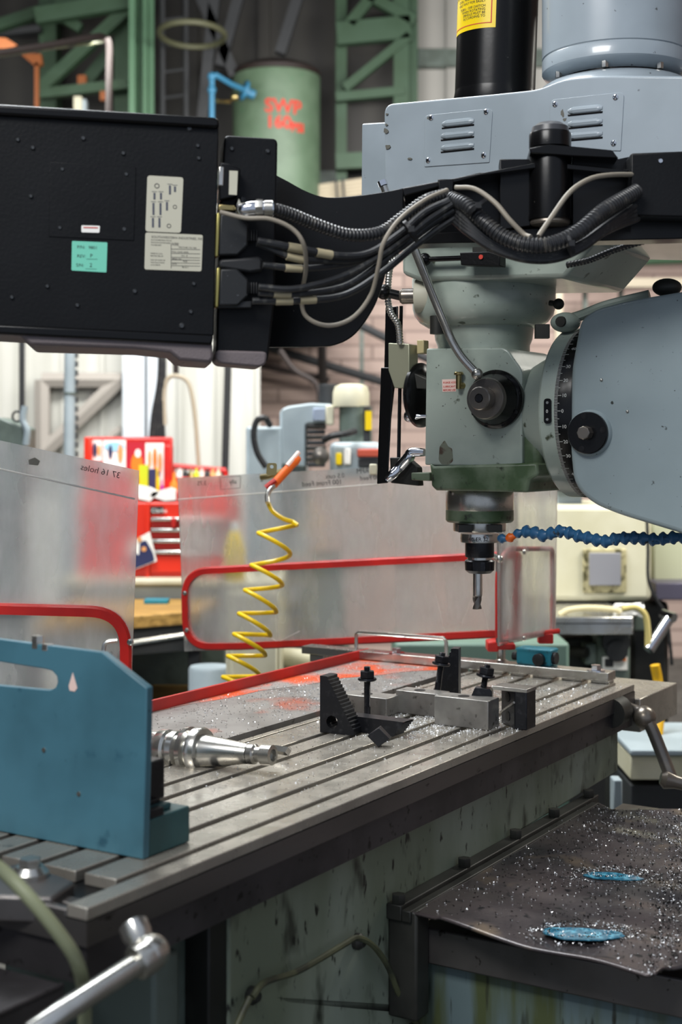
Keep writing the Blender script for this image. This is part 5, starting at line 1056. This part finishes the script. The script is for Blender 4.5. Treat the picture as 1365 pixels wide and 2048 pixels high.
bm = B(); lathe(bm, (W(658, 0, 5.1).x, 5.15, 0), (0, 0, 1), [(22 * s, zz(812))] + [(22 * s * (1 if k % 2 else .93), zz(810 - k * 6)) for k in range(9)], 24); obj('drive_stack', bm, darksteel, m2)
fb('speed_box', 652, 668, 810, 850, 4.92, .1, offw, m2, .006); fb('gear_housing', 660, 765, 884, 955, 4.85, .25, greyp, m2, .02); pnl = fb('red_panel', 715, 765, 898, 914, 4.83, .03, mat('red_name_panel', 'b04a34', .5), m2)
fb('switch_yellow', 672, 684, 906, 930, 4.83, .03, labely, m2); fb('switch_white', 688, 702, 896, 930, 4.83, .03, paper, m2, .006); fb('dark_slot', 717, 765, 918, 935, 4.84, .02, darksteel, m2)
bm = B(); lathe(bm, W(642, 912, 4.86), (0, -1, 0), [(.03, 0), (.03, .02), (.012, .03)], 20); obj('hand_dial', bm, knobm, m2)
bm = B(); tube(bm, cat([W(648, 880, 4.85), W(665, 872, 4.83), (W(690, 868, 4.83)), W(712, 862, 4.85)]), .012, 10); obj('motor_cable', bm, cablem, m2)
bm = B(); tube(bm, cat([W(533, 935, 4.9), W(515, 905, 4.9), W(508, 870, 4.9), W(514, 842, 4.9), W(530, 836, 4.9), W(540, 850, 4.95)]), .011, 10); obj('arched_hose', bm, cablem, m2)
fb('base', 500, 700, 1300, 1743, 5.0, .6, greycast, m2, .02); fb('knee_block', 600, 690, 1120, 1300, 4.95, .4, greycast, m2, .02)
# ------------------------------------------------------------------ cream machine at right
m3 = thing('cream_machine', 'cream enclosed milling machine with square window and steel table at right', 'milling machine', W(1210, 1700, 5.0))
fb('cabinet', 1030, 1305, 1010, 1203, 5.0, .45, offw, m3, .02); fb('window_frame', 1168, 1254, 1098, 1186, 4.985, .03, mat('dirty_frame', 'a9a07a', .6, specks=[('4a4526', 40, .5, .62)]), m3, .004); fb('window_pane', 1180, 1243, 1106, 1171, 4.975, .015, mat('grey_pane', '84848a', .4), m3, .002)
fb('side_cabinet', 1306, 1440, 990, 1180, 5.25, .4, mat('pale_green_cabinet', 'a5a78d', .5), m3, .01); fb('slatted_shelf', 1312, 1440, 1166, 1200, 5.1, .3, mat('violet_steel', '5a5666', .4, .4), m3, .004)
fb('top_box', 1115, 1165, 955, 1010, 5.1, .2, greyp, m3); fb('top_rail', 1110, 1200, 975, 982, 5.05, .05, darksteel, m3)
fb('underside', 1050, 1290, 1203, 1228, 5.1, .3, cast, m3)
fb('work_table', 1020, 1268, 1234, 1270, 4.6, .5, steel, m3, .004); fb('table_groove', 1020, 1268, 1246, 1248, 4.597, .01, slotm, m3, 0); fb('table_end', 1268, 1300, 1232, 1262, 4.7, .3, greycast, m3)
fb('knee', 1196, 1262, 1270, 1380, 4.7, .3, greycast, m3, .01); bm = B(); lathe(bm, W(1232, 1300, 4.69), (0, -1, 0), [(.035, 0), (.035, .03)], 24); lathe(bm, W(1232, 1283, 4.69), (0, -1, 0), [(.045, -.01), (.045, .02)], 24); obj('knee_dial', bm, blackr, m3)
fb('saddle_block', 1130, 1200, 1275, 1350, 4.8, .3, cast, m3, .01); fb('gearbox_block', 1171, 1196, 1288, 1330, 4.72, .1, greycast, m3, .006)
bm = B(); tube(bm, [W(1135, 1302, 4.75), W(1175, 1305, 4.7)], .018, 12); obj('feed_screw', bm, cast, m3)
lp = fb('warning_label', 1206, 1256, 1314, 1340, 4.69, .01, paper, m3, 0); fb('label_stripe', 1230, 1253, 1316, 1322, 4.683, .01, orr, lp, 0); fb('label_figure', 1211, 1228, 1318, 1334, 4.683, .01, inkm, lp, .003)
fb('pedestal', 1100, 1290, 1380, 1745, 4.9, .5, darksteel, m3, .02); fb('right_column', 1262, 1340, 1203, 1745, 5.25, .5, cast, m3, .02)
bm = B(); P = [W(1343, 1232, 4.6), W(1298, 1300, 4.55)]; tube(bm, P, .018, 12); tube(bm, [W(1325, 1228, 4.62), W(1350, 1236, 4.58)], .016, 10); obj('crank_arm', bm, chrome, m3)
bm = B(); tube(bm, cat([W(1245, 1218, 4.55), W(1272, 1215, 4.55), W(1290, 1228, 4.55), W(1296, 1255, 4.55), W(1297, 1295, 4.55)]), .010, 10); obj('cream_hose', bm, mat('cream_hose', 'c6b572', .45), m3)
t = thing('rag', 'white rag draped on the steel table of the cream machine', 'rag', W(1258, 1230, 4.6)); bm = B(); bmesh.ops.create_cube(bm, size=1, matrix=Matrix.Translation(W(1258, 1220, 4.68)) @ Matrix.Diagonal((.085, .06, .036, 1)).to_4x4()); bmesh.ops.subdivide_edges(bm, edges=bm.edges, cuts=4, use_grid_fill=True)
for v in bm.verts: v.co += Vector((random.uniform(-1, 1), random.uniform(-1, 1), random.uniform(-1, 1))) * .006
obj('cloth', bm, paper, t)
bm = B(); tube(bm, cat([W(1120, 1230, 4.65), W(1140, 1220, 4.65), W(1180, 1216, 4.65), W(1232, 1220, 4.65), W(1240, 1226, 4.65)]), .010, 10); obj('rolled_cloth', bm, mat('cream_cloth', 'cfc39a', .7), t)
t = thing('yellow_drain_hose', 'mustard yellow hose hanging to the floor under the cream machine', 'hose', W(1340, 1610, 4.2)); bm = B(); tube(bm, cat([W(1311, 1330, 4.3), W(1318, 1370, 4.3), W(1320, 1430, 4.25), W(1315, 1500, 4.2), W(1322, 1560, 4.2), W(1345, 1610, 4.2), W(1385, 1640, 4.2)]), .015, 12); obj('hose', bm, mat('mustard_hose', 'c99a14', .45), t)
t = thing('hanging_wire', 'thin wire hanging in front of the cream machine cabinet', 'wire', W(1300, 1150, 4.9)); bm = B(); tube(bm, cat([W(1295, 1040, 4.9), W(1297, 1100, 4.9), W(1298, 1160, 4.9), W(1315, 1200, 4.9), W(1335, 1240, 4.9), W(1345, 1330, 4.9)]), .006, 8); obj('wire', bm, cablem, t)
t = thing('floor_rack', 'low pale steel rack with two shelves on the floor beyond the crank', 'rack', W(1320, 1680, 4.4)); fb('rack_shelf', 1262, 1460, 1500, 1512, 4.0, .4, greyp, t); fb('rack_body', 1262, 1460, 1512, 1560, 4.02, .4, offw, t); fb('rack_lower', 1262, 1460, 1570, 1700, 4.05, .4, darksteel, t); fb('rack_leg', 1228, 1246, 1560, 1640, 3.6, .05, greyp, t)
t = thing('background_machine', 'green-grey machine body standing behind the end bar', 'machine', W(1000, 1700, 4.0)); fb('base_body', 790, 1140, 1286, 1800, 4.3, .3, mat('teal_grey_base', '5d7468', .5), t, .01)
t = thing('vertical_cream_duct', 'cream vertical duct against the brick wall beside the head', 'duct', W(1120, 900, 9.0)); fb('duct_body', 1112, 1127, 500, 1364, 9.0, .05, creamp, t)
# ------------------------------------------------------------------ wall services
def rod(name, label, cat_, pts, r, m, n=8, grp=None):
    P = [W(*p) for p in pts]; t = thing(name, label, cat_, P[-1], 0, grp); bm = B(); tube(bm, cat(P, 6) if len(P) > 2 else P, r, n); obj('pipe', bm, m, t); return t
rod('wall_pipe', 'dark pipe sloping down right across the brick above the background mill', 'pipe', [(520, 690, 9.7), (780, 768, 9.7)], .03, darksteel)
rod('wall_pipe', 'second dark pipe parallel below the first on the brick', 'pipe', [(480, 722, 9.7), (660, 760, 9.7)], .02, rustb)
rod('wall_pipe', 'dark green horizontal pipe on the brick above the ram', 'pipe', [(1120, 528, 9.6), (1400, 518, 9.6)], .03, steelg)
rod('wall_pipe', 'brown upper pipe on the brick above the ram', 'pipe', [(1180, 490, 9.6), (1400, 490, 9.6)], .028, rustb)
t = thing('wall_trunking', 'cream horizontal trunking on the brick above the ram', 'trunking', W(1250, 570, 9.5)); bm = B(); fbox(bm, 1128, 1420, 556, 574, 9.5, .08); obj('trunking_body', bm, creamp, t)
for i, (x, lab) in enumerate(((1172, 'left vertical conduit on the brick above the ram'), (1244, 'right vertical conduit on the brick above the ram'), (724, 'vertical post on the brick above the background mill motor'), (1000, 'vertical conduit on the brick hidden behind the head'))):
    t = thing('wall_conduit', lab, 'conduit', W(x, 900, 9.7)); fb('conduit_strip', x - 4, x + 4, 500, 930, 9.7, .06, greycast, t, 0) if x != 1000 else fb('conduit_strip', x - 4, x + 4, 500, 1020, 9.7, .06, greycast, t, 0)
rod('wall_pipe', 'dark pipe left of the depth stop sloping across the brick', 'pipe', [(700, 640, 9.3), (860, 720, 9.3)], .028, darksteel)
t = thing('cream_pipe_bundle', 'bundle of cream pipes tied together running below the green tank', 'pipes', W(660, 385, 7.5))
for k in range(5): bm = B(); tube(bm, [W(560, 392 + k * 7 - 8, 9.35), W(830, 352 + k * 7 - 8, 9.35)], .013, 8); obj('pipe', bm, creamp, t)
for x in (672, 686): bm = B(); tube(bm, [W(x, 355, 9.3), W(x + 3, 400, 9.3)], .008, 6); obj('tie', bm, darksteel, t)
rod('wall_pipe', 'cream pipe running behind the depth stop rail', 'pipe', [(560, 700, 8.2), (590, 740, 8.2), (630, 765, 8.2), (640, 800, 8.2)], .016, rustb)
# left bay: posts, cables
rod('hanging_pole', 'dark thin pole left of the pendant over the small casting', 'pole', [(44, 560, 6.5), (44, 1546, 6.5)], .014, darksteel)
t = thing('slotted_post', 'grey-green round post with a slotted strip behind the left guard', 'post', W(140, 950, 6.5)); bm = B(); tube(bm, [W(142, 420, 6.5), W(134, 1546, 6.5)], .026, 14); obj('post', bm, greyp, t); bm = B(); tube(bm, [W(141, 785, 6.5), W(141, 789, 6.5)], .031, 14); obj('joint', bm, greycast, t)
bm = B(); [fbox(bm, 151, 155, y, y + 12, 6.5, .02) for y in range(560, 960, 18)]; obj('slot_row', bm, darksteel, t)
rod('hanging_pole', 'dark thin pole right of the chest at the edge of the curtain', 'pole', [(460, 600, 6.6), (434, 1536, 6.6)], .017, darksteel)
t = thing('cable_drop', 'bundle of dark cables fanning out above the open tool chest', 'cables', W(315, 880, 6.4))
for k in range(6): bm = B(); tube(bm, cat([W(318 + k * 2, 560, 6.4), W(319 + k * 2, 740, 6.4), W(316 + (k - 2.5) * 4, 830, 6.4), W(314 + (k - 2.5) * 6, 905, 6.4)]), .009, 8); obj('cable', bm, cablem, t)
rod('looped_hose', 'pale hose hooked over a bracket and hanging down behind the chest', 'hose', [(330, 850, 6.4), (328, 790, 6.4), (335, 758, 6.4), (355, 752, 6.4), (378, 768, 6.4), (390, 830, 6.4), (398, 935, 6.4)], .010, creamp)
rod('hose_bracket', 'small brown bracket carrying the looped hose', 'bracket', [(352, 680, 6.42), (352, 754, 6.42)], .014, rustb)
t = thing('left_casting', 'small grey machine casting with an eyebolt at the left edge', 'casting', W(20, 1000, 5.0))
bm = B(); prism(bm, [(lambda w_: (w_.x, w_.z))(W(a, b, 5.0)) for a, b in ((-60, 830), (0, 835), (38, 852), (48, 856), (46, 1000), (-60, 1000))], 5.0, 5.2, 'y'); obj('casting_body', bm, greycast, t, bev=.006)
bm = B(); c = W(34, 833, 5.0); tube(bm, [c + Vector((.016 * math.cos(a), 0, .018 * math.sin(a))) for a in [k * .393 for k in range(16)]], .004, 8, closed=True); obj('eyebolt', bm, darksteel, t)
bm = B(); tube(bm, cat([W(50, 812, 5.0), W(46, 840, 5.0), W(54, 862, 5.0), W(52, 890, 5.0)]), .012, 10); obj('link_arm', bm, greyp, t)
fb('casting_leg', -60, 40, 995, 1740, 5.05, .15, greycast, t)
# ------------------------------------------------------------------ high steelwork, tank, ladder
Yt = 9.2; s = Yt / F; tk = thing('green_air_tank', 'tall pale green air tank with red sprayed lettering behind the control arm', 'tank', W(552, 560, Yt)); a = W(551, 0, Yt); zz = lambda y: W(0, y, Yt).z
bm = B(); lathe(bm, (a.x, Yt + .2, 0), (0, 0, 1), [(60 * s, zz(640)), (88 * s, zz(600)), (89 * s, zz(170)), (89 * s, zz(142)), (88 * s, zz(138))], 64); obj('tank_shell', bm, tankg, tk)
bm = B(); lathe(bm, (a.x, Yt + .2, 0), (0, 0, 1), [(88 * s, zz(141)), (90 * s, zz(139)), (90 * s, zz(130)), (78 * s, zz(122)), (50 * s, zz(112)), (2, zz(108)) if False else (.02, zz(110))], 64); obj('tank_dome', bm, rustb, tk)
def onc(s_, px, py, size):
    c = bpy.data.curves.new('sprayed_lettering', 'FONT'); c.body = s_; c.size = size; c.offset = .0035; o = bpy.data.objects.new('l', c); COL.objects.link(o); dg = bpy.context.evaluated_depsgraph_get(); dg.update()
    me = bpy.data.meshes.new_from_object(o.evaluated_get(dg)); bpy.data.objects.remove(o); bm = B(); bm.from_mesh(me); bpy.data.meshes.remove(me); bmesh.ops.subdivide_edges(bm, edges=bm.edges, cuts=1)
    r_ = 89.6 * s; x0 = W(px, 0, Yt).x - a.x; z0 = zz(py)
    for v in bm.verts:
        x = x0 + v.co.x; an = x / r_; v.co = Vector((a.x + r_ * math.sin(an), Yt + .2 - r_ * math.cos(an), z0 + v.co.y - .04 * (x - x0)))
    obj('sprayed_lettering', bm, sprayr, tk, smooth=0)
onc('SWP', 531, 229, .122); onc('160', 533, 260, .112); onc('PSI', 584, 266, .078)
bp = thing('blue_pipework', 'blue painted pipe with flange and valve on the left of the green tank', 'pipe', W(424, 300, 8.75))
bm = B(); tube(bm, [W(424, 1378, 8.75), W(424, 160, 8.75), W(426, 152, 8.75), W(432, 150, 8.75), W(462, 168, 8.85), W(490, 180, 8.95)], .017, 12); obj('pipe', bm, bluepipe, bp)
bm = B(); lathe(bm, W(486, 180, 9.0), (.8, .3, -.3), [(.066, 0), (.066, .02), (.03, .03), (.03, .08)], 20); obj("flange", bm, bluepipe, bp)
for y_ in (180, 153): bm = B(); sphere(bm, W(424, y_, 8.75), .027); obj('joint', bm, bluepipe, bp)
bm = B(); tube(bm, [W(434, 202, 8.75), W(460, 204, 8.85)], .01, 8); sphere(bm, W(470, 194, 8.85), .027); obj('valve', bm, brass, bp)
pf_ = thing('tank_platform', 'dark steel platform on wall brackets carrying the green tank', 'platform', W(552, 640, 8.6)); bm = B(); box(bm, a.x - .36, a.x + .36, 9.05, 9.98, zz(640) - .06, zz(640)); obj('deck', bm, darksteel, pf_)
for dx in (-.3, .3): bm = B(); tube(bm, [Vector((a.x + dx, 9.95, zz(640) - .5)), Vector((a.x + dx, 9.1, zz(640) - .05))], .03, 6); obj('bracket', bm, darksteel, pf_)
def ibeam(bm, A, Bb, wd, dp, Yd):  # upright I section between two pixels
    a, b = W(A[0], A[1], Yd), W(Bb[0], Bb[1], Yd); box(bm, a.x - wd / 2, a.x + wd / 2, Yd, Yd + .012, b.z, a.z); box(bm, a.x - wd / 2, a.x + wd / 2, Yd + dp, Yd + dp + .012, b.z, a.z); box(bm, a.x - .006, a.x + .006, Yd, Yd + dp, b.z, a.z)
def steelbar(bm, p, q_, Yd, w_, d_=.08):
    a, b = W(p[0], p[1], Yd), W(q_[0], q_[1], Yd); d = (b - a); L = d.length; an = math.atan2(d.z, d.x); box(bm, 0, L, 0, d_, -w_ / 2, w_ / 2, Matrix.Translation(a) @ Matrix.Rotation(-an, 4, 'Y'))
gs = thing('green_gantry', 'green steel gantry with column and diagonal bracing at the upper left', 'gantry', W(270, 700, 9.3))
bm = B(); fbox(bm, 258, 308, -60, 1355, 9.2, .02); fbox(bm, 258, 270, -60, 1355, 9.0, .2); fbox(bm, 286, 294, -60, 1355, 9.12, .08); obj('column', bm, steelc, gs)
bm = B(); fbox(bm, 228, 260, 20, 1340, 9.4, .1); obj('column', bm, steelg, gs)
bm = B(); fbox(bm, 78, 112, -60, 1330, 9.6, .2); obj('column', bm, steelg, gs)
for p, q_, w_, Yd in (((70, 30), (262, -2), .10, 9.1), ((78, 176), (258, 12), .075, 9.2), ((78, 186), (256, 166), .06, 9.15), ((88, 12), (160, 55), .06, 9.3), ((-40, 60), (85, 18), .07, 9.4), ((-40, 70), (80, 55), .04, 9.5), ((230, 90), (165, 170), .08, 9.5)):
    bm = B(); steelbar(bm, p, q_, Yd, w_); obj('brace', bm, steelg if w_ > .045 else darksteel, gs)
bm = B(); fbox(bm, 110, 260, -80, 24, 9.3, .05); obj('web_plate', bm, steelg, gs)
t = thing('bent_handrail', 'brown bent tube handrail rising in front of the green gantry', 'handrail', W(218, 300, 6.6)); bm = B(); tube(bm, cat([W(-40, 112, 6.2), W(100, 90, 6.4), W(190, 74, 6.55), W(208, 76, 6.6), W(218, 90, 6.6), W(218, 160, 6.6), W(216, 420, 6.6)], 5), .016, 10); obj('tube', bm, rustb, t)
rod('yellowish_rail', 'thin pale rail just under the brown handrail', 'rail', [(-40, 118, 6.3), (100, 98, 6.45), (205, 84, 6.6)], .007, hosed)
t = thing('orange_bracket', 'orange steel bracket hanging behind the handrail at far left', 'bracket', W(70, 250, 8.9)); bm = B(); prism(bm, [(lambda w_: (w_.x, w_.z))(W(a_, b_, 8.9)) for a_, b_ in ((38, 105), (82, 108), (84, 128), (70, 132))], 8.9, 8.95, 'y'); fbox(bm, 69, 77, 125, 1369, 8.9, .03); obj('bracket', bm, orangest, t)
t = thing('orange_plate', 'orange steel plate at the extreme upper left edge', 'plate', W(15, 95, 7.4)); bm = B(); prism(bm, [(lambda w_: (w_.x, w_.z))(W(a_, b_, 7.4)) for a_, b_ in ((-40, 72), (12, 76), (34, 90), (20, 97), (-40, 95))], 7.4, 7.45, 'y'); obj('plate', bm, orangest, t)
t = thing('orange_block', 'small orange block between the gantry columns', 'block', W(162, 165, 9.2)); bm = B(); fbox(bm, 155, 172, 150, 170, 9.2, .05); obj('block', bm, orangest, t)
t = thing('white_switch_box', 'small white box just above the top edge of the control box', 'box', W(155, 215, 9.0)); fb('box_body', 147, 163, 192, 235, 9.0, .07, offw, t); fb('box_side', 163, 172, 198, 235, 9.02, .07, greyp, t); fb('box_post', 152, 160, 235, 1364, 9.02, .05, greyp, t)
t = thing('orange_block', 'orange block beside the brown handrail tube, low by the green column', 'block', W(208, 200, 9.0)); bm = B(); fbox(bm, 200, 216, 182, 200, 9.0, .05); obj('block', bm, orangest, t)
ld_ = thing('wall_ladder', 'dark caged ladder with a hoop between the gantry and the tank', 'ladder', W(345, 420, 8.2))
for x in (325, 372): bm = B(); tube(bm, [W(x, -60, 9.2), W(x + 2, 640, 9.2)], .018, 8); obj('side_rail', bm, darksteel, ld_)
for y in range(-6, 420, 52): bm = B(); tube(bm, [W(325, y + 46, 9.2), W(372, y + 40, 9.2)], .010, 6); obj('rung', bm, darksteel, ld_)
bm = B(); c = W(393, 92, 9.0); tube(bm, [c + Vector((.2 * math.cos(k * .2618), -.25 + .27 * math.sin(k * .2618), 0.0)) for k in range(24)], .018, 8, closed=True); obj('hoop', bm, mat('hoop_olive', '4c4d38', .6), ld_)
for i, (p, q_, lab) in enumerate((((395, -20), (470, 150), 'steepest dark wall brace right of the ladder'), ((480, -20), (440, 130), 'dark wall brace left of the tank top'), ((430, -20), (395, 330), 'long dark wall brace behind the blue pipe'), ((600, -20), (560, 105), 'dark wall brace above the tank'))):
    t = thing('wall_brace', lab, 'brace', W(p[0], p[1], 9.3)); bm = B(); steelbar(bm, p, q_, 9.3, .07); obj('angle_bar', bm, darksteel, t)
gt = thing('green_lattice_tower', 'green steel lattice tower between the tank and the belt housing', 'tower', W(755, 420, 8.2))
bm = B(); fbox(bm, 788, 818, -60, 450, 9.5, .02); fbox(bm, 818, 836, -60, 450, 9.6, .38); obj('column', bm, steelg, gt)
bm = B(); fbox(bm, 672, 694, -60, 450, 9.6, .38); obj('column', bm, steelg, gt)
for p, q_, w_ in (((674, 66), (822, 52), .13), ((690, 175), (820, 70), .05), ((672, 193), (810, 180), .05), ((672, 322), (800, 316), .09), ((700, 45), (745, -10), .06), ((740, -10), (830, 40), .06)):
    bm = B(); steelbar(bm, p, q_, 9.48, w_ * 1.15); obj('brace', bm, steelg, gt)
bm = B(); fbox(bm, 694, 788, -60, 450, 9.85, .02); obj('dark_backing', bm, cladd, gt)
# ================================================================== METAL CHIPS (nobody could count these)
def chips(name, label, m, pts):
    V_, F_ = [], []
    for (P, sz) in pts:
        k = len(V_); a = Vector((random.gauss(0, 1), random.gauss(0, 1), random.gauss(0, .6))).normalized(); b = a.cross(Vector((random.random(), random.random(), 1))).normalized(); c = a.cross(b)
        V_ += [P + a * sz, P - a * sz * .6 + b * sz * .7, P - a * sz * .5 - b * sz * .6 + c * sz * .3, P + c * sz * .6]; F_ += [(k, k + 1, k + 2), (k, k + 1, k + 3), (k + 1, k + 2, k + 3), (k, k + 2, k + 3)]
    me = bpy.data.meshes.new(name); me.from_pydata([tuple(v) for v in V_], [], F_); me.materials.append(m); o = bpy.data.objects.new(name, me); COL.objects.link(o); o['label'] = label; o['category'] = 'metal chips'; o['kind'] = 'stuff'
def inslot(x): return any(a <= -x <= b for a, b in SL)
L_ = []
clusters = [((950, 1440), .08, .05, 1500), ((820, 1455), .06, .06, 1300), ((740, 1400), .1, .1, 800), ((1060, 1400), .08, .12, 800), ((600, 1400), .09, .16, 500), ((820, 1350), .1, .12, 350), ((660, 1365), .07, .2, 500), ((640, 1520), .1, .2, 250), ((1090, 1450), .03, .25, 250)]
for (px, py), sx, sy, n in clusters:
    c = MF.h(px, py, 0)
    for _ in range(n):
        x, y = random.gauss(c[0], sx), random.gauss(c[1], sy)
        if not (-.645 < x < -.002 and .3 < y < 1.64) or (y < .35 and x > -.4): continue
        z = .0012 if x > -.388 and not inslot(x) else (-.012 if x > -.388 else .0045)
        if inslot(x) and random.random() < .6: continue
        L_.append((ML(x, y, z), random.uniform(.0010, .0026)))
chips('table_swarf', 'bright metal chips scattered over the slotted table and tray', chipm, L_)
L_ = [(ML(x, y, .0012 if x > -.388 else .0042), random.uniform(.0008, .0016)) for x, y in ((random.uniform(-.64, -.003), random.uniform(.5, 1.64)) for _ in range(1500)) if not inslot(x)]
chips('table_grit', 'dark grit scattered over the slotted table', chipd, L_)
def onmat(n, s0, s1):
    out = []
    for _ in range(n):
        u_, s_ = random.random(), random.random() ** .9; i = int(u_ * NU * .999); j = int(s_ * NV * .999)
        p = lerp(samp(near, i / NU), samp(far, i / NU), j / NV); x, y = p[0] + random.uniform(-.004, .004), p[1] + random.uniform(-.004, .004)
        d = min(1, .25 + u_ * 1.3)
        if random.random() > d: continue
        out.append((ML(x, y, zk + matz(x, y, 0) + .0012), random.uniform(s0, s1)))
    return out
extra = []
for (px, py, lx, ly, n) in ((1165, 1867, 95, 17, 420), (1226, 1752, 75, 12, 380)):
    for _ in range(n):
        a = random.uniform(0, 6.283); r_ = random.gauss(.92, .22); c = MF.h(px + lx * r_ * math.cos(a), py + ly * r_ * math.sin(a), zk)
        extra.append((ML(c[0], c[1], zk + max(matz(c[0], c[1], 0), -.002) + .0075 * (r_ < 1) + .0015), random.uniform(.001, .003)))
chips('puddle_grit', 'dark grit gathered at the rims of the coolant puddles', chipd, extra[::2])
chips('mat_swarf', 'bright metal chips strewn over the rubber way cover', chipm, extra[1::2] + onmat(2600, .0008, .0026))
chips('mat_grit', 'dark grit strewn over the rubber way cover', chipd, onmat(3400, .001, .0030))
